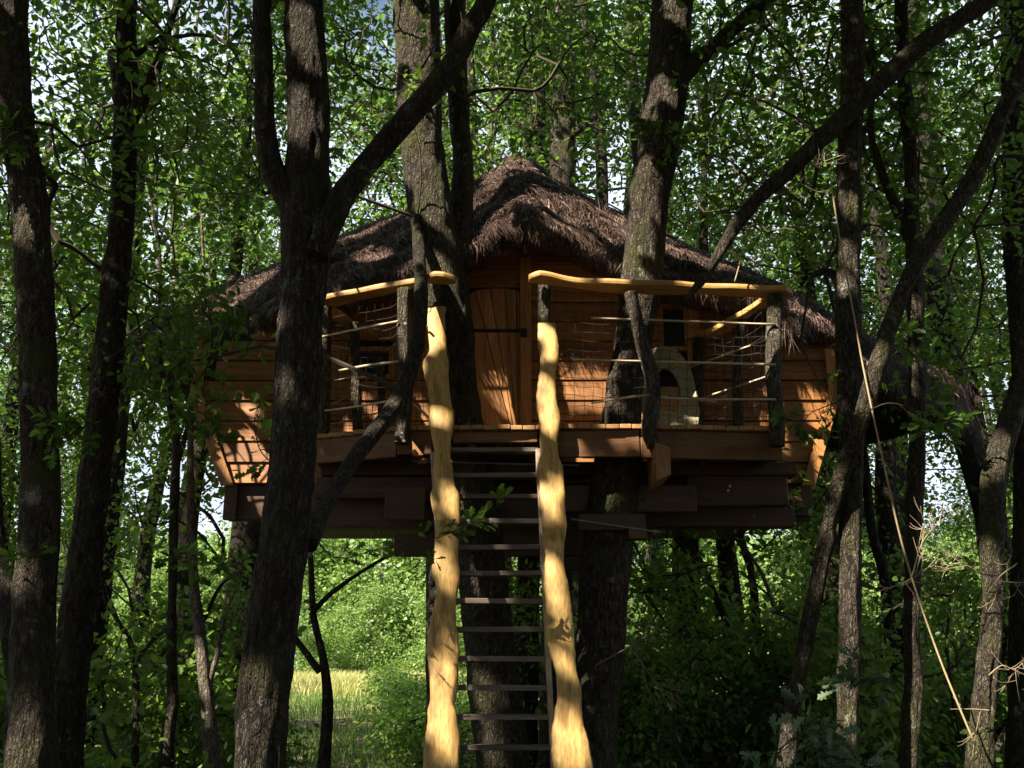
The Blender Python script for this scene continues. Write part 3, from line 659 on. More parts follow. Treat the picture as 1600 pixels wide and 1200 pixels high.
for (px, py, Y) in ((627,677,7.10),(631,688,7.09),(633,505,7.10)):
    c = P(px, py, Y); g = tube([c, c+np.array([0, .02, 0])], [.012, .012], 8, 2); obj('bolt', g[0], g[1], M['steel'], HOUSE)
# handrails: flat waney boards
def rail(pts, wd, th, name='handrail'):
    q = catmull([P(*p_) for p_ in pts], 40); n_ = len(q)
    sl = np.concatenate([[0], np.cumsum(np.linalg.norm(np.diff(q, axis=0), axis=1))]); wv = wd*(0.5 + 0.10*np.sin(sl*5.5+pts[0][0]) + 0.05*np.sin(sl*13))
    ends = np.minimum(sl, sl[-1]-sl); wv = wv*np.sqrt(np.clip((ends+0.008)/.09, 0, 1))
    T = np.gradient(q, axis=0); T[:, 2] = 0; T /= np.linalg.norm(T, axis=1)[:, None]; S = np.column_stack([-T[:, 1], T[:, 0], 0*T[:, 0]])
    prof = [(-1, 0), (-.93, .5), (.93, .5), (1, 0), (.93, -.5), (-.93, -.5)]
    V = np.stack([q + S*(wv*a)[:, None] + np.array([0, 0, b*th]) for a, b in prof], 1).reshape(-1, 3)
    i = np.arange(n_-1)[:, None]*6; j = np.arange(6)[None]; j2 = (j+1) % 6
    F = [np.stack([i+j, i+j2, i+6+j2, i+6+j], -1).reshape(-1, 4), np.arange(6)[None, :], (6*(n_-1)+np.arange(6))[None, ::-1]]
    o = obj(name, V, F, M['rail'], HOUSE); fix_normals(o); bev(o, .006); return o
rail([(503,474,7.62),(540,464,7.5),(580,456,7.38),(630,445,7.24),(665,440,7.20)], .15, .045)
rail([(664,437,7.2),(685,434,7.19),(712,437,7.18)], .20, .045)
rail([(826,435,7.2),(850,434,7.2),(900,442,7.2),(980,448,7.19),(1060,450,7.2),(1140,453,7.22),(1236,458,7.26)], .19, .045)
rail([(1222,455,7.3),(1185,477,7.55),(1160,493,7.7),(1120,517,7.95),(1072,528,8.3)], .12, .045)
rail([(505,478,7.65),(535,499,7.85),(560,512,8.05),(588,526,8.3)], .12, .045)
# sticks
def stick(a, b, r=.009, name='baluster_stick', mat='stick'):
    A_, B_ = P(*a), P(*b); mid = (A_+B_)/2 + np.array([0, 0, rp.uniform(-.008, .008)])
    g = tube([A_, mid, B_], [r*.8, r, r], 8, 14, lump=.12, seed=rp.random()*9); return obj(name, g[0], g[1], M[mat], HOUSE, smooth=True)
stick((503,526,7.55),(622,502,7.14)); stick((530,579,7.48),(622,565,7.14), .011); stick((498,643,7.58),(622,624,7.14))
stick((924,497,7.14),(1212,507,7.17)); stick((894,562,7.14),(1212,570,7.17)); stick((924,630,7.14),(1014,617,7.12)); stick((1018,621,7.2),(1212,624,7.17))
stick((1075,575,8.1),(1205,528,7.4),.008); stick((1090,624,8.1),(1205,586,7.4),.008); stick((505,535,7.7),(560,550,8.0),.008); stick((503,640,7.7),(548,617,8.0),.007); stick((520,662,7.7),(590,645,8.1),.007); stick((505,598,7.7),(590,585,8.1),.006)
stick((638,624,7.2),(674,656,7.2),.010); stick((655,500,7.2),(668,512,7.2),.010); stick((1020,618,7.2),(1120,628,7.6),.006)
# netting
def netting(c00, c10, c11, c01, nu, nv, seed, mat='net', r=.0022):
    """corners as world points: bottom-left, bottom-right, top-right, top-left"""
    rg2 = np.random.default_rng(seed); U = np.linspace(0, 1, nu+1); Vv = np.linspace(0, 1, nv+1); parts = []
    G = np.zeros((nu+1, nv+1, 3))
    for i, u in enumerate(U):
        for j, v in enumerate(Vv):
            G[i, j] = (c00*(1-u)+c10*u)*(1-v) + (c01*(1-u)+c11*u)*v
    G += rg2.normal(size=G.shape)*.006
    G[:, :, 2] -= (0.035*np.sin(U*math.pi))[:, None]*Vv[None, :]; G[:, :, 1] += (0.05*np.sin(U*3*math.pi))[:, None]*np.sin(Vv*math.pi)[None, :]
    for i in range(nu+1): parts.append(tube(G[i], [r]*(nv+1), 3, (nv+1)*2, cap=False))
    for j in range(nv+1): parts.append(tube(G[:, j], [r]*(nu+1), 3, (nu+1)*2, cap=False))
    g = merge(parts); return obj('safety_net', g[0], g[1], M[mat], HOUSE, kind='stuff')
netting(P(868,662,7.3), P(1205,665,7.34), P(1205,470,7.34), P(868,455,7.3), 23, 14, 1)
netting(P(505,664,7.62), P(622,664,7.28), P(622,460,7.28), P(505,480,7.62), 10, 13, 2)
netting(P(1205,668,7.45), P(1100,672,8.2), P(1100,530,8.2), P(1205,480,7.45), 9, 9, 3)
netting(P(505,668,7.7), P(590,672,8.2), P(590,535,8.2), P(505,490,7.7), 9, 9, 4)
netting(P(640,664,7.28), P(672,664,7.28), P(672,470,7.28), P(640,470,7.28), 3, 13, 5)
# threaded rods and nuts
for (a, b) in (((645,721,7.45),(905,727,7.45)), ((893,811,7.34),(1033,832,7.28))):
    g = tube([P(*a), P(*b)], [.006, .006], 8, 2); obj('threaded_rod', g[0], g[1], M['steel'], HOUSE)
for (px, py, Y) in ((656,722,7.45),(663,722,7.45),(1024,831,7.28)):
    c = P(px, py, Y); g = tube([c-np.array([.012, 0, 0]), c+np.array([.012, 0, 0])], [.018, .018], 6, 2); obj('nut', g[0], g[1], M['steel'], HOUSE)
for (px, py, Y) in ((1005,779,7.61),(1137,767,7.84),(1140,760,7.84)):
    c = P(px, py, Y); g = tube([c-np.array([0, .02, 0]), c], [.02, .02] if px < 1100 else [.011, .011], 6, 2); obj('bolt', g[0], g[1], M['steel'] if px > 1100 else M['iron'], HOUSE)

# ------------------------------------------------------------------ ladder
LAD = thing('ladder', 'steep ladder with two wavy pale pine handrail boards, leaning on the deck', 'ladder', (0.2, 6.5, 0))
KL, C0 = 0.19, 7.10
def PLd(px, py, back=0.0):
    d = ray(px, py); t = (C0 - (Z0-EYE)*KL)/(d[1] - KL*d[2])
    q = np.array([d[0]*t, d[1]*t, EYE + d[2]*t]); return q + np.array([0, back, -back*KL])
LB = [(478,668,697),(500,667,697),(520,669,696),(545,670,697),(567,660,701),(592,664,702),(630,672,706),(658,670,708),(693,677,705),(731,678,706),(757,677,711),(772,673,718),(795,675,719),(814,681,719),(845,679,717),(870,677,716),(893,675,718),(915,682,715),(947,677,711),(978,670,713),(997,668,717),(1035,668,716),(1073,670,715),(1098,670,711),(1124,668,715),(1156,664,718),(1200,661,717),(1250,662,716),(1310,658,722),(1420,655,720),(1560,654,724)]
RB = [(504,840,869),(535,841,872),(556,844,873),(576,843,869),(601,839,870),(630,839,872),(655,843,875),(681,844,872),(706,844,874),(731,840,879),(763,843,883),(795,846,884),(820,848,886),(845,850,883),(883,852,882),(921,851,889),(959,851,894),(997,852,898),(1016,858,898),(1048,867,902),(1080,869,909),(1110,868,910),(1137,863,914),(1168,863,922),(1200,863,928),(1250,866,934),(1310,870,936),(1420,874,940),(1560,880,948)]
def waney(rows, name):
    q = catmull([(a, b, c) for a, b, c in rows], 220)
    q[:, 1] += 1.6*noise3(np.column_stack([q[:, 0]*.045, 0*q[:, 0], 0*q[:, 0]])) + .7*noise3(np.column_stack([q[:, 0]*.15, 3+0*q[:, 0], 0*q[:, 0]])); q[:, 2] += 1.6*noise3(np.column_stack([q[:, 0]*.045, 5+0*q[:, 0], 0*q[:, 0]])) + .7*noise3(np.column_stack([q[:, 0]*.15, 8+0*q[:, 0], 0*q[:, 0]]))
    q = q[[i for i in range(len(q)) if PLd(q[i, 1], q[i, 0])[2] > 0.0]]
    cols = []
    prof = [(-1, .055), (-1.0, .020), (-.90, .004), (-.5, 0), (0, -.002), (.5, 0), (.90, .004), (1.0, .020), (1, .055)]
    for a, b in prof:
        cols.append([PLd((r[1]+r[2])/2 + a*(r[2]-r[1])/2, r[0], b) for r in q])
    V = np.array(cols).transpose(1, 0, 2); n_, k_ = V.shape[:2]
    xs = V.reshape(-1, 3).copy(); V = V.reshape(-1, 3)
    V[:, 1] += 0.006*noise3(xs*np.array([9, 9, 6.])) + .003*noise3(xs*np.array([30, 30, 12.]))
    i = np.arange(n_-1)[:, None]*k_; j = np.arange(k_)[None]; j2 = (j+1) % k_
    F = [np.stack([i+j, i+j2, i+k_+j2, i+k_+j], -1).reshape(-1, 4), np.arange(k_)[None, :], (k_*(n_-1)+np.arange(k_))[None, ::-1]]
    o = obj(name, V, F, M['pine'], LAD, smooth=True); fix_normals(o); return o
waney(LB, 'handrail_board'); waney(RB, 'handrail_board')
def stile(pa, pb, w=.035, dp=.13, mat='stile'):
    A_, B_ = PLd(*pa, .058), PLd(*pb, .058)
    s = np.array([w, 0, 0]); bk = np.array([0, dp, -dp*KL])
    t = (A_[2]-0.0)/(A_[2]-B_[2]); B_ = A_ + (B_-A_)*t
    return solid('stile', hexa([B_, B_+s, B_+s+bk, B_+bk, A_, A_+s, A_+s+bk, A_+bk]), M[mat], LAD, .004)
stile((837, 695), (861, 1180)); stile((671, 700), (700, 1180), .03, .13)
RUNG_Y = [737,770,808,850,892,935,980,1024,1070,1118,1167,1218,1271,1327,1386,1448]
for py in RUNG_Y:
    xa = np.interp(py, [737, 1167], [685, 706]); xb = np.interp(py, [737, 1167], [842, 861])
    A_, B_ = PLd(xa, py, .07), PLd(xb, py, .07)
    if A_[2] < 0.05: break
    hh = rp.uniform(.031, .039); A_[2] += rp.uniform(-.006, .006); dz_ = rp.uniform(-.006, .006)
    g = box(A_[0], B_[0], A_[1], A_[1]+.115, A_[2]-hh/2, A_[2]+hh/2); g[0][[1, 2, 5, 6], 2] += dz_; solid('rung', g, M['rung'], LAD, .004)
A_, B_ = PLd(700, 697, .06), PLd(842, 697, .06)
solid('rung', box(A_[0], B_[0], A_[1], A_[1]+.10, A_[2]-.016, A_[2]+.016), M['rung'], LAD, .004)

# ------------------------------------------------------------------ lantern, chair, ropes
c = P(820, 371, 8.0)
LAN = thing('lantern', 'black iron lantern hanging from the thatch over the door', 'lantern', tuple(c))
u_ = px2m(8.18)
def ring_tube(z0, r0, z1, r1, seg=6):
    return tube([c+np.array([0, 0, z0]), c+np.array([0, 0, z1])], [r0, r1], seg, 2)
g = ring_tube(0, .004, -.03, .004, 6); obj('hook', g[0], g[1], M['iron'], LAN)
g = merge([ring_tube(-.03, .012, -.055, .055), ring_tube(-.055, .06, -.065, .06), ring_tube(-.065, .035, -.075, .035)]); obj('cap', g[0], g[1], M['iron'], LAN)
g = ring_tube(-.075, .028, -.165, .022); obj('pane', g[0], g[1], M['frost'], LAN)
parts = []
for k in range(6):
    a_0 = k*math.pi/3; e0 = np.array([math.cos(a_0), math.sin(a_0), 0])
    parts.append(tube([c+e0*.031+np.array([0, 0, -.072]), c+e0*.025+np.array([0, 0, -.168])], [.0045, .0045], 4, 2))
g = merge(parts); obj('cage', g[0], g[1], M['iron'], LAN)
g = merge([ring_tube(-.165, .030, -.175, .034), ring_tube(-.175, .03, -.2, .006)]); obj('base', g[0], g[1], M['iron'], LAN)

CH = thing('egg_chair', 'pale egg-shaped wooden chair with an arched opening, standing on the deck by the slanted post', 'chair', tuple(P(1045, 665, 7.75)))
outer = [(1012,668),(1003,640),(997,610),(996,585),(1001,562),(1012,548),(1028,541),(1044,541),(1060,549),(1074,566),(1084,590),(1090,620),(1094,645),(1090,668)]
inner = [(1032,640),(1029,620),(1028,600),(1029,588),(1031,580),(1034,577),(1038,576.5),(1043,577),(1048,580),(1053,586),(1058,595),(1063,610),(1062,628),(1056,642)]
o_ = np.array([P(a, b, 7.72+.0022*(668-b)) for a, b in outer]); n_ = np.array([P(a, b, 7.72+.0022*(668-b)) for a, b in inner]); K = len(outer)
bk = np.array([0, .035, .0])
V = np.vstack([o_, n_, o_+bk, n_+bk]); Fq = []
for i in range(K):
    j = (i+1) % K
    Fq += [[i, j, K+j, K+i], [2*K+j, 2*K+i, 3*K+i, 3*K+j], [j, i, 2*K+i, 2*K+j], [K+i, K+j, 3*K+j, 3*K+i]]
solid('front_shell', (V, [np.array(Fq)]), M['egg'], CH, .004)
ob = o_ + np.array([0.03, .42, -.02]); ob = ob.mean(0) + (ob-ob.mean(0))*.82
V = np.vstack([o_+bk*1.05, ob]); Fq = [[i, (i+1) % K, K+(i+1) % K, K+i] for i in range(K)]
solid('side_shell', (V, [np.array(Fq), np.arange(K, 2*K)[None, :]]), M['egg'], CH, 0)
a, b = P(1030, 603, 7.76), P(1064, 596, 7.76); solid('backrest', box(a[0], b[0], 7.95, 7.97, a[2]-.03, b[2]+.09), M['dark_room'], CH, .003)
a, b = P(1030, 618, 7.78), P(1064, 600, 7.78); solid('seat_back', box(a[0], b[0], 7.86, 7.88, a[2], b[2]), M['larch_y'], CH, .003)
a, b = P(1030, 641, 7.78), P(1064, 620, 7.78); solid('seat', box(a[0], b[0], 7.78, 7.90, a[2], b[2]-.02), M['larch_y'], CH, .003)

def rope(name, label, pts, r, sag=0):
    q = [P(*p_) for p_ in pts]; g = tube(q, [r]*len(q), 6, 60, lump=.1, seed=3)
    o = obj(name, g[0], g[1], M['rope'], None, smooth=True); o['label'] = label; o['category'] = 'rope'
rope('rope', 'long taut tan rope slanting down to the foot of the mossy right-hand oak', [(1296,270,6.4),(1310,360,6.36),(1332,480,6.3),(1350,580,6.25),(1382,730,6.2),(1415,870,6.1),(1465,1020,6.05),(1524,1165,6.0)], .006)
rope('rope', 'short tan rope hanging above the thatch beside the diagonal branch', [(1212,60,7.2),(1203,200,7.15),(1188,290,7.1),(1170,360,7.1),(1148,440,7.05)], .005)

# ------------------------------------------------------------------ the near trees
def to_ground(p_last, prev):
    """continue a trunk from its lowest seen point down into the ground"""
    d = p_last - prev; d = d/np.linalg.norm(d); d[2] = min(d[2], -.6); t = (p_last[2] + .15)/(-d[2]); q = p_last + d*t*0.98
    return q
NEAR = []
def trunk_geo(pts, Y, barkamp=.016, seg=44, extend_up=None, ground=True, seed=1, step=.035, lump=.07):
    """pts: (px, py, width_px[, depth])"""
    q, r = [], []
    for a in pts:
        Yq = a[3] if len(a) > 3 else Y
        q.append(P(a[0], a[1], Yq)); r.append(a[2]/2*Yq/(F_PX*ray(a[0], a[1])[1])*.95)
    if ground:
        # pts run top to bottom
        g_ = to_ground(q[-1], q[-2]); m_ = q[-1]*.45 + g_*.55
        q += [m_, g_]; r += [r[-1]*1.03, r[-1]*1.3]
    if extend_up:
        d = q[0]-q[1]; d /= np.linalg.norm(d); up = np.array([d[0]*.6, d[1]*.6, 1.0]); up /= np.linalg.norm(up)
        tp = q[0] + up*extend_up; md = q[0] + up*extend_up*.5 + np.array([.08, -.05, 0])
        q = [tp, md] + q; r = [r[0]*.45, r[0]*.78] + r
    L = sum(np.linalg.norm(np.array(q[i+1])-q[i]) for i in range(len(q)-1))
    return tube(q, r, seg, max(8, int(L/step)), bark=barkamp, seed=seed, freq=7.5, lump=lump), np.array(q), np.array(r)
def near_tree(name, label, main, Y, limbs=(), mat='bark', up=4.0, seed=1, seg=44, bark=.016, crown=True, ground=True):
    (g, q, r) = trunk_geo(main, Y, bark, seg, up, ground, seed)
    base = q[-1].copy(); base[2] = 0
    T = thing(name, label, 'tree', tuple(base))
    obj('trunk', g[0], g[1], M[mat], T, smooth=True)
    ends = [q[0], q[1]]
    for i, (lp, ly, lup) in enumerate(limbs):
        (g2, q2, r2) = trunk_geo(lp, ly, bark*.55, max(18, seg//2), lup, False, seed+10+i, .04)
        obj('branch', g2[0], g2[1], M[mat], T, smooth=True); ends += [q2[0], q2[len(q2)//2]]
    if crown: NEAR.append(dict(T=T, ends=ends, top=q[0], C=[], name=name, mat=mat))
    return T
near_tree('oak_tree', 'thick dark oak with pale bark patches, farthest out beyond the end of the thatch', [(14,-20,60),(18,120,58),(32,230,54),(45,310,56),(52,420,56),(58,560,56),(62,700,56),(62,820,62),(52,940,66),(50,1080,66),(46,1210,76)], 6.4, [([(-40,100,16),(-20,60,14),(20,180,16)][::-1], 6.4, 0)], 'bark', 4, 1)
near_tree('oak_tree', 'slim dark trunk curving down beside the thick edge oak, its foot leaning towards it', [(200,-20,28),(198,120,34),(192,300,38),(180,450,42),(165,600,46),(150,720,46),(136,850,52),(118,980,56),(104,1100,60),(96,1210,66)], 7.2, [([(258,60,12),(238,120,18),(205,190,24)], 7.1, 2.0)], 'bark_dark', 4, 2)
near_tree('oak_tree', 'big forked dark oak in front of the tree house, one limb crossing over it', [(476,-20,62),(480,100,64),(482,200,64),(481,290,72),(480,350,84),(476,430,74),(470,500,72),(466,600,73),(460,700,72),(450,790,74),(436,900,80),(420,1030,80),(411,1120,80),(406,1210,84)], 5.0,
    [([(412,-20,28),(412,100,30),(414,200,34),(428,270,38),(452,310,42),(474,360,46)], 4.97, 3.0),
     ([(768,-20,30),(735,45,34),(700,110,36),(640,180,38),(580,250,38),(540,300,40),(515,350,44),(492,400,46)], 4.93, 2.5),
     ([(652,340,16,7.45),(655,400,20,7.25),(658,460,22,7.0),(652,530,24,6.85),(630,610,26,6.65),(590,670,26,6.3),(548,725,24,5.9),(510,785,26,5.5),(478,850,34,5.1)], 6.4, 0.0)], 'bark_dark', 4, 3, 52, .016)
near_tree('oak_tree', 'stout oak rising through the deck between the railing and the door', [(652,-20,70),(652,60,70),(655,150,70),(662,240,68),(672,320,72),(688,400,74),(700,470,72),(712,550,60),(722,620,56),(732,690,56),(745,800,72),(752,880,80),(764,1000,84),(776,1100,86),(790,1210,92)], 7.6,
    [([(712,-20,34,8.0),(712,80,36,8.0),(716,160,34,7.95),(724,260,34,7.9),(720,340,40,7.8),(715,420,44,7.65)], 7.9, 3.0)], 'bark', 4, 4)
near_tree('oak_tree', 'broad mossy oak rising through the deck behind the slanted post', [(1052,-20,66),(1047,70,66),(1040,150,68),(1028,230,66),(1016,300,66),(1008,380,64),(1000,450,66),(988,540,58),(975,610,60),(968,690,66),(956,800,80),(946,900,82),(938,1000,78),(930,1100,78),(922,1210,84)], 7.6,
    [([(1225,-30,18),(1190,5,20),(1135,55,24),(1095,90,30),(1060,120,38)], 7.55, 2.0)], 'bark', 4, 5)
near_tree('oak_tree', 'straight medium trunk with a sunlit foot, before the raked end of the house', [(1332,-20,34),(1333,120,34),(1327,240,36),(1326,340,38),(1325,450,38),(1326,560,40),(1330,700,38),(1328,830,34),(1328,950,32),(1326,1060,34),(1322,1210,38)], 6.7,
    [([(1268,430,8,6.9),(1290,425,12,6.8),(1325,440,16)], 6.75, 0)], 'bark', 4, 6, 32)
near_tree('leaning_tree', 'leaning dark tree rising past the house corner, mossy and sunlit at mid height', [(1610,70,22,6.4),(1560,190,26,6.4),(1520,280,26,6.4),(1460,370,28,6.35),(1418,440,26,6.3),(1390,510,26,6.3),(1368,580,27,6.3),(1350,640,27,6.35),(1330,700,26,6.45),(1306,770,26,6.6),(1288,860,26,6.7),(1268,950,26,6.75),(1252,1040,26,6.8),(1238,1110,28,6.85),(1228,1210,32,6.9)], 6.4, (), 'bark', 2.0, 7, 30, .011, crown=False)
near_tree('oak_tree', 'thin straight trunk standing between the taut rope and the mossy crooked oak', [(1408,-20,20),(1412,100,20),(1420,220,22),(1424,340,24),(1430,450,26),(1432,600,26),(1432,720,26),(1428,850,24),(1424,960,24),(1426,1080,28),(1418,1210,32)], 7.1, [([(1360,200,10),(1375,260,14),(1424,380,18)],7.1,1.0)], 'bark', 4, 8, 28)
near_tree('oak_tree', 'crooked oak whose long mossy bough sweeps across towards the thatched roof', [(1600,560,30,6.4),(1585,640,34,6.35),(1562,710,38,6.3),(1550,780,40),(1550,880,34),(1552,960,32),(1542,1050,34),(1536,1130,36),(1530,1210,42)], 6.25,
    [([(1560,-20,30,6.4),(1500,30,28,6.4),(1440,70,30,6.45),(1390,115,32,6.5),(1330,170,32,6.55),(1285,215,28,6.6),(1235,265,26,6.65),(1190,305,24,6.7),(1155,345,22,6.7),(1130,385,18,6.7),(1095,440,14,6.7),(1070,470,8,6.7)], 6.5, 1.5)], 'bark', 3, 9, 36)
near_tree('leaning_tree', 'dark leaning trunk behind the far end of the thatch, crossing behind the crooked oak', [(1440,250,34),(1455,380,38),(1468,480,40),(1482,560,42),(1505,660,44),(1540,780,46),(1565,900,50),(1580,1100,56)], 11.2, (), 'bark_dark', 4, 17, 28, crown=False)
near_tree('oak_tree', 'dark trunk at the frame edge behind the crooked oak', [(1585,-20,40),(1588,200,42),(1590,400,40),(1600,560,38),(1606,760,40),(1600,1000,44),(1596,1210,50)], 8.4, (), 'bark_dark', 4, 10, 28)
near_tree('oak_tree', 'slimmer of the two trunks rising straight behind the roof peak', [(844,-20,24),(842,100,26),(838,200,28),(836,300,30),(834,500,32),(828,800,36),(822,1040,42)], 12.5, [([(770,60,5),(785,130,7),(800,180,8),(836,215,10)],12.4,1)], 'bark_dark', 4, 11, 28)
near_tree('oak_tree', 'thicker of the two trunks rising straight behind the roof peak', [(882,-20,36),(882,100,37),(880,200,38),(878,300,40),(876,500,42),(872,800,46),(868,1060,52)], 11.8, [([(962,105,6),(945,150,8),(925,185,10),(890,215,12)],11.7,0)], 'bark', 4, 12, 32)
near_tree('young_tree', 'slender dark sapling trunk forking beside the bright meadow gap', [(480,800,8),(486,880,9),(490,960,10),(505,1030,14),(512,1090,18),(510,1150,20),(505,1215,22)], 8.6,
    [([(430,820,5),(436,920,7),(455,985,9),(482,1025,11),(500,1050,12)],8.6,0),([(700,812,3,8.2),(640,850,5,8.3),(570,890,6,8.4),(520,925,8,8.5),(489,955,9,8.6)],8.5,0)], 'bark_dark', 1.0, 13, 16, .004, crown=False)
near_tree('young_tree', 'slim dark sapling between the curving trunk and the forked oak', [(250,560,8),(262,620,10),(276,690,14),(272,800,15),(270,900,15),(268,1000,16),(270,1100,18),(262,1150,22),(258,1215,26)], 9.0,
    [([(300,600,6),(295,660,8),(278,720,11)],9,1)], 'bark', 2.0, 14, 16, .006, crown=False)
near_tree('young_tree', 'pale sapling with a sunlit lower trunk behind the forked oak', [(300,640,8),(298,760,12),(302,900,16),(308,960,18),(316,1030,20),(325,1100,22),(330,1160,26),(334,1215,28)], 9.0, [([(352,960,6),(340,1020,8),(322,1085,10)],9,0)], 'bark_pale', 2.0, 15, 16, .006, crown=False)
near_tree('young_tree', 'dark fork-topped sapling low in front of the bushes left of the pale sapling', [(150,860,4),(180,960,6),(202,1000,9),(212,1060,11),(212,1130,12),(210,1215,14)], 8.8, [([(160,905,3),(165,940,4),(200,995,7)],8.8,0)], 'bark_dark', 0.5, 16, 12, .003, crown=False)
for i, (px, Y, w, lab) in enumerate([(274,21,10,'tall pale trunk seen through the leaves between the two left oaks'), (765,19,9,'pale thin trunk seen through the leaves just left of the roof peak')]):
    near_tree('pale_tree', lab, [(px,-20,w),(px+3,150,w*1.1),(px-2,300,w*1.2),(px+2,500,w*1.4),(px,700,w*1.5),(px-3,900,w*1.8)], Y, [([(px+40,-10,w*.4),(px+22,120,w*.5),(px,260,w*.7)], Y, 1)], 'bark_pale', 5, 20+i, 14, .006, crown=False)
for i, (px, Y, w, lm, lab) in enumerate([(1185,11,16,[([(1020,810,5),(1075,850,8),(1100,890,10),(1130,960,12),(1180,1060,14)],11,0)],'dark thin tree under the house with a long arched branch'), (1090,12,12,[([(1040,900,4),(1065,960,6),(1088,1040,8)],12,0)],'spindly dark stem in the thicket below the house'), (1392,10.5,22,[],'dark trunk half hidden behind the thin straight tree'),(22,9,40,[],'dark trunk low behind the edge oak')]):
    near_tree('thicket_tree', lab, [(px-30,820,w*.7),(px-10,900,w*.8),(px,1000,w),(px+12,1080,w*1.1),(px+8,1190,w*1.3)], Y, lm, 'bark_dark', 3, 30+i, 14, .006, crown=False)
# unseen oaks added beside and behind the viewpoint so their crowns throw the dapple
near_tree('oak_tree', 'added shade oak out of frame beside the viewpoint', [(-900,200,70),(-900,500,70),(-900,900,75)], 4.0, (), 'bark', 4, 40, 24)
def offscreen_oak(x, y, r, h, label, seed):
    T = thing('oak_tree', label, 'tree', (x, y, 0))
    g = tube([(x+.3, y, h), (x+.1, y+.1, h*.6), (x, y, h*.25), (x, y, -.1)], [r*.4, r*.75, r, r*1.5], 24, int(h/.08), bark=.015, seed=seed, freq=7, lump=.08)
    obj('trunk', g[0], g[1], M['bark'], T, smooth=True)
    NEAR.append(dict(T=T, ends=[np.array([x+.3, y, h]), np.array([x+.1, y+.1, h*.7])], top=np.array([x+.3, y, h]), C=[], name='oak_tree', mat='bark'))
offscreen_oak(-6.0, -2.0, .22, 9.5, 'added shade oak out of frame behind the viewpoint, on its sunward side', 41)
offscreen_oak(3.4, -1.5, .2, 9.0, 'added shade oak out of frame behind the viewpoint, on its shaded side', 42)
offscreen_oak(-9.5, 3.5, .24, 9.5, 'added shade oak out of frame beyond the edge oak', 43)

# unseen canopy clumps added above the frame to block the sun, given to the nearest tree
CAN_N = 8600
cc = np.column_stack([rng.uniform(-14.0, 5.5, CAN_N), rng.uniform(-8.5, 8.2, CAN_N), rng.uniform(7.7, 10.8, CAN_N)])
above = (cc[:, 2]-EYE)/np.maximum(cc[:, 1]+.6, .1) > 0.80
cc = cc[above & (noise3(cc*.55) > -.75)]
dg_ = bpy.context.evaluated_depsgraph_get()
for i_, (a, b, c, d) in enumerate(LIT):        # settle each sunlit spot on the surface it falls on
    dr = Vector(ray(a, b)).normalized(); org = Vector((0, 0, EYE))
    for _ in range(12):
        h_, loc, nr, fi, ob_, mx = scene.ray_cast(dg_, org, dr)
        if not h_ or not any(w in ob_.name for w in ('net', 'straw', 'tuft', 'grass', 'litter', 'rope')): break
        org = loc + dr*.004
    if h_ and abs(loc.y-c) < 1.3: LP[i_] = loc
# leaf clumps added on sun rays to shade trunks, fascia and walls between those gaps
blk = []
for px, py, Y in ([(480-(max(0, y-450))*.09, y, 4.9) for y in range(20, 1080, 45)] + [(455, 300, 4.95), (415, 150, 4.95), (540, 300, 4.9), (620, 200, 4.9), (700, 110, 4.9)]
                  + [(a, 692, 7.25) for a in range(540, 1230, 45)] + [(a, 600, 8.35) for a in range(880, 1220, 60)] + [(a, 740, 8.0) for a in range(560, 1240, 60)]
                  + [(340, 600, 8.35), (380, 580, 8.35), (350, 660, 8.35)] + [(640+a, 400-a*.2, 8.0) for a in (0, 60, 120)] + [(1000, 400, 8.2), (690, 380, 7.5), (680, 440, 7.5), (1010, 400, 7.5), (1020, 360, 7.5), (975, 440, 7.5), (660, 180, 7.5), (1045, 60, 7.5)]
                  + [(600, 660, 6.4), (645, 560, 6.9), (655, 470, 7.0), (50, 450, 6.4), (55, 560, 6.4), (60, 700, 6.4), (56, 800, 6.4), (50, 1000, 6.4), (18, 120, 6.4), (1000, 500, 8.3), (940, 520, 8.3), (770, 600, 8.35), (770, 500, 8.35)]
                  + [(880, 700, 7.1), (690, 560, 7.2), (690, 600, 7.2), (690, 720, 7.1), (690, 830, 7.0), (695, 960, 6.9), (862, 715, 7.1), (866, 840, 7.05), (875, 960, 6.95), (890, 1085, 6.85), (1050, 600, 7.8)]):
    p = P(px, py, Y)
    for zc in (8.3, 9.6): blk.append(p + SUN*((zc-p[2])/SUN[2]) + rng.normal(size=3)*.08)
cc = np.vstack([cc, np.array([b for b in blk if (b[2]-EYE)/max(b[1]+.6, .1) > .80])])
# in-frame sprays among the upper trunks
vis = []
for (px0, px1, py0, py1, Y0, Y1, n_) in [(-60,420,-60,330,6.2,9.5,150),(420,780,-60,200,6.8,9,60),(780,1100,-60,150,8.2,10,50),(1080,1660,-60,380,6.8,9.5,230),(-60,330,330,620,7,9.5,60),(1340,1660,380,640,8.5,9.8,22),(180,330,480,640,7.0,7.8,14),(820,960,60,210,8,9,16)]:
    for _ in range(int(n_*1.5)):
        vis.append(P(rng.uniform(px0, px1), rng.uniform(py0, py1), rng.uniform(Y0, Y1)))
vis = np.array(vis)
tops = np.array([t['top'] for t in NEAR])
allc = np.vstack([cc, vis]); isvis = np.concatenate([np.zeros(len(cc), bool), np.ones(len(vis), bool)])
for idx, c in enumerate(allc):
    e_all = [min(np.linalg.norm(c-e) for e in t['ends']) for t in NEAR]
    NEAR[int(np.argmin(e_all))]['C'].append(idx)
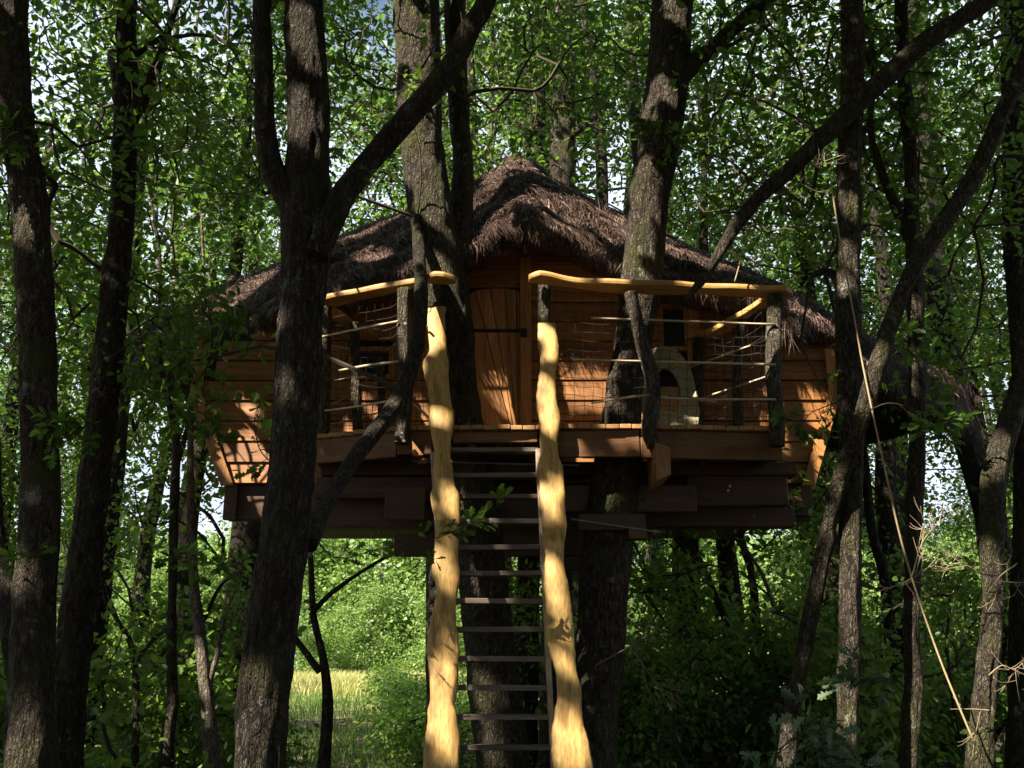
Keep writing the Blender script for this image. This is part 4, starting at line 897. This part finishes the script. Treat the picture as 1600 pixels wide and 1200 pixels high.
for t in NEAR:
    ids = np.array(t['C'], int)
    if not len(ids): continue
    hi, vi = allc[ids[~isvis[ids]]], allc[ids[isvis[ids]]]
    Vs, Fs, Rs, o = [], [], [], 0
    for cs, per, sig, size in ((hi, 34, .32, .135), (vi, 26, .20, .075)):
        if not len(cs): continue
        p, rn, d = clump_points(cs, per, sig, rng)
        V, F, R_ = leaves_at(p, size, T_MID, rng, dirs=d*3, rnd=rn)
        k_ = carve(V.reshape(-1, 6, 3).mean(1), .03 if size > .1 else .02)
        V = V.reshape(-1, 6, 3)[k_].reshape(-1, 3); R_ = R_.reshape(-1, 6)[k_].ravel(); F = T_MID[1][None] + (np.arange(k_.sum())*6)[:, None, None]; F = F.reshape(-1, 4)
        Vs.append(V); Fs.append(F+o); Rs.append(R_); o += len(V)
    obj('crown', np.vstack(Vs), np.vstack(Fs), M['leaf'], t['T'], rnd=np.concatenate(Rs), kind='stuff')  # crown also holds the added clumps that block the sun
    g = branch_net(t['ends'], allc[ids], rmin=.0025, k=.0032, seg=4, carved=True)
    obj('twigs', g[0], g[1], M['twig'], t['T'], kind='stuff')

# ------------------------------------------------------------------ forest behind: variants copied
MARKS = [(-1e9, 'beyond the frame edge past the edge oak'), (-20, 'just behind the edge oak'), (75, 'between the edge oak and the slim curving trunk'), (135, 'behind the slim curving trunk'), (215, 'behind the dark sapling'), (300, 'behind the pale sapling'),
         (370, 'behind the big forked oak'), (470, 'beside the meadow gap, past the forked oak'), (560, 'behind the crossing limb'), (650, 'behind the stout oak by the door'), (740, 'behind the roof peak and ladder'), (850, 'behind the ladder board with the wide foot'), (930, 'behind the broad mossy oak'),
         (1020, 'behind the slanted post'), (1090, 'under the long diagonal bough'), (1160, 'behind the corner post of the deck'), (1230, 'behind the raked end of the house'), (1300, 'behind the straight trunk with sunlit foot'), (1370, 'behind the taut rope'), (1420, 'behind the thin straight trunk'), (1480, 'behind the far tip of the thatch'), (1540, 'behind the crooked oak'), (1610, 'beyond the frame edge past the crooked oak')]
def mark(px):
    return [t for a, t in MARKS if px >= a][-1]
def copy_tree(o, parent=None):
    c = o.copy(); scene.collection.objects.link(c); c.parent = parent
    for ch in list(o.children): copy_tree(ch, c)
    return c
def crown_variant(seed, h0, h1, R, ncl, per, sig, size, tmpl, blobs=7, flat=.5):
    r = np.random.default_rng(seed); C = []
    bl = [(r.normal(size=2)*R*.45, h0 + (h1-h0)*(k+.5)/blobs, R*r.uniform(.45, .8)) for k in range(blobs)]
    while len(C) < ncl:
        (c2, z_, br) = bl[r.integers(blobs)]; v = r.normal(size=3); v /= np.linalg.norm(v); v *= r.random()**.45
        q = np.array([c2[0]+v[0]*br, c2[1]+v[1]*br, z_+v[2]*(h1-h0)/blobs*1.1])
        if noise3(q*.75+seed) > .03: C.append(q)
    C = np.array(C); p, rn, d = clump_points(C, per, sig, r, flat)
    return C, leaves_at(p, size, tmpl, r, dirs=d*3, rnd=rn)
def forest_variant(seed, h0, h1, R, ncl=290, per=26, trunk_r=.16, leafmat='leaf', mat='bark_dark'):
    C, (V, F, Rn) = crown_variant(seed, h0, h1, R, ncl, per, .24, .092, T_MID)
    r = np.random.default_rng(seed)
    q = [(r.normal()*.3, r.normal()*.3, h1*.92), (r.normal()*.2, r.normal()*.2, h1*.6), (r.normal()*.1, r.normal()*.1, h1*.3), (0, 0, -.2)]
    g = tube(q, [.03, trunk_r*.6, trunk_r*.9, trunk_r*1.3], 12, 40, bark=.01, seed=seed, lump=.08)
    nodes = catmull(q, 12)[1:8]
    bn = branch_net(list(nodes), C, k=.005, seg=3, rg=r)
    return g, (V, F, Rn), bn
def make_tree(name, label, var, group, leafmat='leaf', mat='bark_dark', crown_name='crown'):
    T = thing(name, label, 'tree', (0, 0, 0), group)
    g, (V, F, Rn), bn = var
    obj('trunk', g[0], g[1], M[mat], T, smooth=True); obj(crown_name, V, F, M[leafmat], T, rnd=Rn, kind='stuff'); obj('twigs', bn[0], bn[1], M['twig'], T, kind='stuff')
    return T
G1 = 'oaks of the wood behind the tree house'
LAB1 = 'leafy oak in the dense wood behind the tree house'
protos = [make_tree('woodland_oak', LAB1, forest_variant(50+i, 4.0, 12.5, 2.6), G1) for i in range(5)]
ptall = [make_tree('woodland_oak', LAB1, forest_variant(60+i, 6.5, 14.5, 2.8), G1) for i in range(2)]
pdense = [make_tree('woodland_oak', LAB1, forest_variant(65+i, 2.0, 12.5, 3.0, ncl=620), G1) for i in range(2)]
spots = []
for px, Y in [(-120,12.5),(40,14),(185,12),(330,13.5),(1130,13),(1255,14.5),(1370,12.3),(1500,13.5),(1640,12.6),(-60,18),(110,17),(270,19),(390,17.5),(1060,18),(1225,17),(1390,19),(1560,18.5),(1720,17),
              (-150,25),(150,27),(1010,29),(1250,26),(1530,28)]:
    spots.append((px, Y, protos))
for (x_, y_) in [(-7,-7),(-3,-9.5),(1.5,-8),(5.5,-7.5),(8,-3),(10.5,2),(-12,-2),(-13,4),(11,7),(-1,-14),(-6,-14),(5,-13),(11,-9),(-12,-9),(-5,-6),(0,-5.5),(3.5,-5.5),(6.5,-4.5),(8,1),(8.5,4)]:  # unseen oaks added round the viewpoint to cut the ambient light
    spots.append(((x_, y_), None, pdense))
for px, Y in [(430,13),(705,14.5),(800,16),(930,14),(1040,13),(420,18.5),(700,19),(790,20),(880,19),(1000,20)]:
    spots.append((px, Y, ptall))
used = set(); rr = random.Random(4)
for i, (px, Y, pr) in enumerate(spots):
    k = i % len(pr); key = (id(pr), k)
    o = pr[k] if key not in used else copy_tree(pr[k]); used.add(key)
    if Y is None:
        x, Y = px; o['label'] = 'added shade oak out of view, behind or beside the viewpoint'; o['group'] = 'added shade oaks around the viewpoint'
    else:
        x = (px-800)/F_PX*Y/.95; o['label'] = 'leafy oak, %s row of the wood, %s' % ('nearest' if Y < 15.5 else 'middle' if Y < 22 else 'farthest', mark(px))
    o.location = (x, Y, float(gz(x, Y))-.05); o.rotation_euler = (0, 0, rr.uniform(0, 6.28)); s = rr.uniform(.85, 1.12); o.scale = (s, s, s*rr.uniform(.95, 1.1))

# undergrowth bushes
def bush_variant(seed, h, R, ncl=230, per=16, size=.075, leafmat='leaf_bush', name='bush', label='', group='', tmpl=T_MID, sig=.15):
    r = np.random.default_rng(seed); C, (V, F, Rn) = crown_variant(seed, .25, h, R, ncl, per, sig, size, tmpl, 5, .8)
    T = thing(name, label, 'bush', (0, 0, 0), group)
    roots = [np.array([r.normal()*.12, r.normal()*.12, .0+.25*k]) for k in range(3)]
    bn = branch_net(roots, C, rmin=.0025, k=.0028, seg=3, rg=r)
    obj('foliage', V, F, M[leafmat], T, rnd=Rn, kind='stuff'); obj('stems', bn[0], bn[1], M['twig'], T, kind='stuff')
    return T
G2 = 'bushes of the undergrowth'; LAB2 = 'dense green bush in the shady undergrowth under and beside the tree house'
pb = [bush_variant(70+i, [2.6, 2.0, 3.2, 1.5][i], [1.2, 1.1, 1.3, .9][i], label=LAB2, group=G2) for i in range(4)]
bs_spots = []
rr = random.Random(12)
for (Y, p0, p1, st) in [(9.6, 960, 1640, 95), (9.8, -40, 300, 100), (11.4, 930, 1680, 85), (14, 900, 1700, 85), (17, 900, 1700, 90), (11.3, -80, 310, 120), (14.5, -80, 290, 120), (20, 860, 1700, 150), (20, -100, 250, 150)]:
    px = p0
    while px < p1:
        bs_spots.append((px+rr.uniform(-25, 25), Y+rr.uniform(-.8, .8))); px += st
used = set()
for i, (px, Y) in enumerate(bs_spots):
    k = i % 4; o = pb[k] if k not in used else copy_tree(pb[k]); used.add(k)
    o['label'] = 'leafy undergrowth bush, %s, %s' % ('nearest' if Y < 10.6 else 'second rank' if Y < 12.8 else 'third rank' if Y < 15.6 else 'fourth rank' if Y < 18.5 else 'farthest', mark(px)); x = (px-800)/F_PX*Y/.97; s = rr.uniform(.8, 1.3)*(1+max(0, Y-14)*.02); o.location = (x, Y, float(gz(x, Y))-.03); o.rotation_euler = (0, 0, rr.uniform(0, 6.28)); o.scale = (s, s, s)
G4 = 'low bushes along the path to the meadow'
pl = [bush_variant(80+i, .7, .6, 120, 14, .06, 'leaf_bush', 'low_bush', 'low leafy bush by the sunlit path leading to the meadow', G4) for i in range(2)]
used = set()
for i, (px, Y) in enumerate([(440,12),(700,16),(720,19),(640,24),(655,21),(672,18),(618,30),(720,15),(690,24)]):
    k = i % 2; o = pl[k] if k not in used else copy_tree(pl[k]); used.add(k); o['label'] = 'low leafy bush by the grassy path, %s' % mark(px)
    x = (px-800)/F_PX*Y/.97; s = rr.uniform(.9, 1.5) if px not in (560, 520, 610) else .6; o.location = (x, Y, float(gz(x, Y))-.02); o.rotation_euler = (0, 0, rr.uniform(0, 6.28)); o.scale = (s, s, s)

# bright trees beyond the meadow
G3 = 'trees along the far side of the meadow'; LAB3 = 'bright sunlit tree on the far side of the meadow'
pf = []
for i in range(4):
    C, lv = crown_variant(90+i, .8, 8.5, 3.4, 520, 18, .45, .24, T_FAR, 7, .8)
    r = np.random.default_rng(i); q = [(0, 0, 7), (.2, 0, 4), (0, .1, 2), (0, 0, -.2)]
    pf.append(make_tree('meadow_tree', LAB3, (tube(q, [.04, .12, .18, .24], 8, 12), lv, branch_net([np.array(v) for v in q[1:3]], C[:120], k=.01, seg=3, rg=r)), G3, 'leaf_far', 'bark_pale'))
used = set(); k = 0
for Y, st, sc in ((52, 135, .62), (60, 110, .95), (72, 100, 1.45)):
    px = -140 + Y
    while px < 1800:
        x = (px-800)/F_PX*Y/.97; o = pf[k % 4] if k % 4 not in used else copy_tree(pf[k % 4]); used.add(k % 4)
        o['label'] = 'bright %s tree across the meadow, %s' % ('low' if Y < 55 else 'medium' if Y < 65 else 'tall', mark(px))
        s = sc*rr.uniform(.8, 1.2)*(0.8 if px < 330 else 1); o.location = (x, Y+rr.uniform(-2, 2), float(gz(x, Y))-.2); o.rotation_euler = (0, 0, rr.uniform(0, 6.28)); o.scale = (s*1.05, s*1.05, s)
        k += 1; px += st*rr.uniform(.8, 1.2)

# grasses
def blades(n, xr_, yr_, h, w, mat, name, label, seed, cond=None):
    r = np.random.default_rng(seed); x = r.uniform(*xr_, n); y = r.uniform(*yr_, n)
    if cond is not None: m_ = cond(x, y); x, y = x[m_], y[m_]
    n = len(x); p = np.column_stack([x, y, gz(x, y)-.01]); a = r.uniform(0, 6.28, n); s = np.column_stack([np.cos(a), np.sin(a), 0*a])
    H = h*(0.5+r.random(n)); lean = r.normal(size=(n, 3))*.35; lean[:, 2] = 1
    W = w*(0.6+.8*r.random(n))
    m1 = p + lean*H[:, None]*.55*np.array([.6, .6, 1]); m2 = p + lean*H[:, None]
    V = np.stack([p-s*W[:, None], p+s*W[:, None], m1+s*W[:, None]*.7, m1-s*W[:, None]*.7, m2], 1).reshape(-1, 3); b = (np.arange(n)*5)[:, None]
    obj(name, V, [b+np.array([[0, 1, 2, 3]]), b+np.array([[3, 2, 4]])], M[mat], None, rnd=np.repeat(r.random(n), 5), kind='stuff', label=label)
blades(42000, (-16, 4), (30, 52), .42, .014, 'grass', 'meadow_grass', 'tall pale sunlit grass of the meadow seen through the gap', 1, lambda x, y: np.abs(x/y+.17) < .16)
blades(34000, (-9, 3), (12, 30), .22, .008, 'grass_green', 'woodland_grass', 'green grass along the path in the gap beside the ladder', 2, lambda x, y: (np.abs(x/y+.15) < .13) & (noise3(np.stack([x*1.2, y*1.2, 0*x], -1)) > -.35))
r = np.random.default_rng(8); n = 22000; x = r.uniform(-9, 9, n); y = r.uniform(3, 24, n)
V, F, Rn = leaves_at(np.column_stack([x, y, gz(x, y)+.012]), .075, T_FAR, r, up=3)
obj('leaf_litter', V, F, M['litter'], None, rnd=Rn, kind='stuff', label='brown fallen leaves strewn over the forest floor')

# ------------------------------------------------------------------ near sprays and dead twigs
def spray(label, pts, Y, nleaf, size, mat='leaf', name='leafy_twig', side=10, seed=1, dead=False, rad=.005):
    r = np.random.default_rng(seed); q = [P(a, b, Y if not c else c[0]) for a, b, *c in pts]
    C = catmull(q, 24); parts = [tube(q, np.linspace(rad, .0018, len(q)), 5, 24, cap=False)]; lp, ld = [], []
    for k in range(side):
        i = r.integers(4, 23); a = C[i]; d = C[min(i+1, 23)]-C[i-1]; d /= np.linalg.norm(d); v = d*.6 + r.normal(size=3)*np.array([.7, .4, .6]); v /= np.linalg.norm(v)
        L = r.uniform(.10, .30)*(1.2-i/30); b = a + v*L; m_ = a + v*L*.5 + r.normal(size=3)*.02
        parts.append(tube([a, m_, b], [.0028, .002, .0012], 4, 5, cap=False))
        for _ in range(2 if dead else 0):
            v2 = v + r.normal(size=3)*.7; v2 /= np.linalg.norm(v2); parts.append(tube([m_, m_+v2*L*.35, m_+v2*L*.55+np.array([0, 0, .02])], [.0018, .0014, .0009], 4, 4, cap=False))
        for t_ in np.linspace(.35, 1, 3): lp.append(a+v*L*t_); ld.append(v)
    T = thing(name, label, 'branch', tuple(q[0])); g = merge(parts); obj('stem', g[0], g[1], M['dead_twig' if dead else 'twig'], T, smooth=True)
    if not dead:
        lp, ld = np.array(lp), np.array(ld); m_ = r.integers(0, len(lp), nleaf); pos = lp[m_] + r.normal(size=(nleaf, 3))*.018
        V, F, Rn = leaves_at(pos, size, T_OAK, r, dirs=ld[m_]*1.3); obj('leaves', V, F, M[mat], T, rnd=Rn, kind='stuff')
    return T
spray('leafy oak twig crossing in front of the ladder, below the deck', [(470,800,5.9),(520,870,6.1),(590,858,6.3),(650,848,6.3),(690,838,6.3),(750,812,6.3),(785,785,6.3)], 6.3, 90, .07, side=16, seed=3)
spray('leafy oak twigs in front of the thatch end, beside the slim curving trunk', [(170,560),(230,520),(290,490),(350,505),(420,545)], 6.3, 130, .075, side=18, seed=4)
spray('bright-leaved twig reaching in front of the house wall by the forked oak', [(180,640),(230,610),(270,630),(320,650),(350,690)], 6.2, 120, .075, side=16, seed=5)
spray('bare-stemmed twig with a few leaves against the sunlit wall boards', [(480,740,5.6),(430,725,5.6),(405,700,5.6),(398,655,5.6),(410,620,5.6)], 5.6, 40, .07, side=9, seed=6)
spray('leafy twig hanging at the edge oak, half way up', [(20,690,6.1),(60,670,6.1),(100,665,6.1),(140,690,6.1)], 6.1, 90, .08, side=12, seed=7)
spray('small bright leaves sprouting from the edge oak low on its trunk', [(60,860,6.1),(45,870,6.1),(30,862,6.1)], 6.1, 30, .07, side=5, seed=8)
spray('leaf spray at the edge oak above its pale patch', [(60,240,6.1),(40,225,6.1),(10,215,6.1),(-20,235,6.1)], 6.1, 110, .09, side=12, seed=9)
spray('horizontal leafy twig low between the saplings', [(240,880,6.4),(280,870,6.4),(330,880,6.4),(360,890,6.4)], 6.4, 60, .075, side=9, seed=10)
spray('drooping leaves in front of the sunlit raked wall end', [(1330,620,6.5),(1290,635,6.5),(1262,650,6.5),(1240,690,6.5)], 6.5, 80, .07, side=12, seed=11)
spray('leafy twig beside the moss-covered slanting bough', [(1370,560,6.1),(1400,540,6.1),(1440,560,6.1),(1470,555,6.1)], 6.1, 70, .075, side=10, seed=12)
spray('broad-leaved twig under the far end of the thatch', [(1360,640,6.2),(1390,630,6.2),(1430,640,6.2),(1470,660,6.2),(1490,690,6.2)], 6.2, 100, .085, side=12, seed=13)
spray('grey-green young oak leaves at the bottom edge near the leaning tree', [(1200,1210,5.4),(1225,1165,5.4),(1262,1150,5.4),(1300,1170,5.4)], 5.4, 110, .085, 'leaf_dusty', side=14, seed=14)
spray('grey-green oak twig low in front of the leaning tree', [(1240,1210,5.2),(1280,1180,5.2),(1330,1190,5.2),(1370,1200,5.2)], 5.2, 80, .085, 'leaf_dusty', side=12, seed=15)
spray('grey-green oak twig beside the sunlit foot of the straight trunk', [(1410,1080,5.8),(1385,1060,5.8),(1350,1065,5.8),(1330,1080,5.8)], 5.8, 70, .075, 'leaf_dusty', side=10, seed=16)
spray('leaf spray on the forked oak near the crossing limb', [(470,130,5.3),(480,190,5.3),(500,230,5.3),(520,300,5.3)], 5.3, 60, .07, side=9, seed=17)
spray('sunlit leaf cluster on the thin straight trunk below the high limbs', [(1440,230,6.8),(1425,190,6.8),(1410,175,6.8)], 6.8, 50, .075, side=6, seed=18)
spray('leaf spray in front of the broad mossy oak above the roof', [(1120,250,7.2),(1070,225,7.2),(1030,200,7.2),(1000,205,7.2)], 7.2, 90, .08, side=12, seed=19)
spray('small leaf clump on the stout oak above the crossing limb', [(610,150,7.2),(640,135,7.2),(670,125,7.2),(690,130,7.2)], 7.2, 90, .08, side=12, seed=20)
for i, (pts, lab) in enumerate([([(1425,900,6.0),(1440,850,6.0),(1455,830,6.0),(1470,812,6.0)], 'curled bare twigs in front of the thin straight trunk'), ([(1560,900,6.0),(1530,895,6.0),(1505,880,6.0),(1480,885,6.0)], 'bare twigs sticking out from the crooked oak at its bend'), ([(1350,930,6.1),(1400,915,6.1),(1440,895,6.1),(1465,870,6.1)], 'long bare twig crossing the taut rope'), ([(1545,1055,6.0),(1565,1040,6.0),(1585,1045,6.0),(1605,1030,6.0)], 'bare sunlit twigs low on the crooked oak'), ([(1545,1110,6.1),(1520,1108,6.1),(1485,1108,6.1)], 'short broken stub twig beside the foot of the rope'), ([(1590,880,6.1),(1560,905,6.1),(1600,910,6.1),(1620,900,6.1)], 'bare twigs at the frame edge by the crooked oak'), ([(930,1040,7.3),(975,1015,7.2),(1000,1000,7.2),(1010,985,7.2)], 'pale broken twig behind the wide foot of the ladder board'), ([(990,1020,7.6),(1020,1060,7.6),(1050,1110,7.6)], 'pale fallen twig in the thicket beside the leg of the mossy oak'), ([(500,230,5.3),(540,190,5.3),(600,130,5.3),(640,128,5.3),(690,160,5.3)], 'thin bare twig arching over towards the stout oak'), ([(1240,300,6.4),(1270,262,6.4),(1320,240,6.4)], 'pale bare twig against the long mossy bough')]):
    spray(lab, pts, 6.0, 0, 0, name='bare_twig', side=9 if i != 4 else 2, seed=40+i, dead=True, rad=.0045)
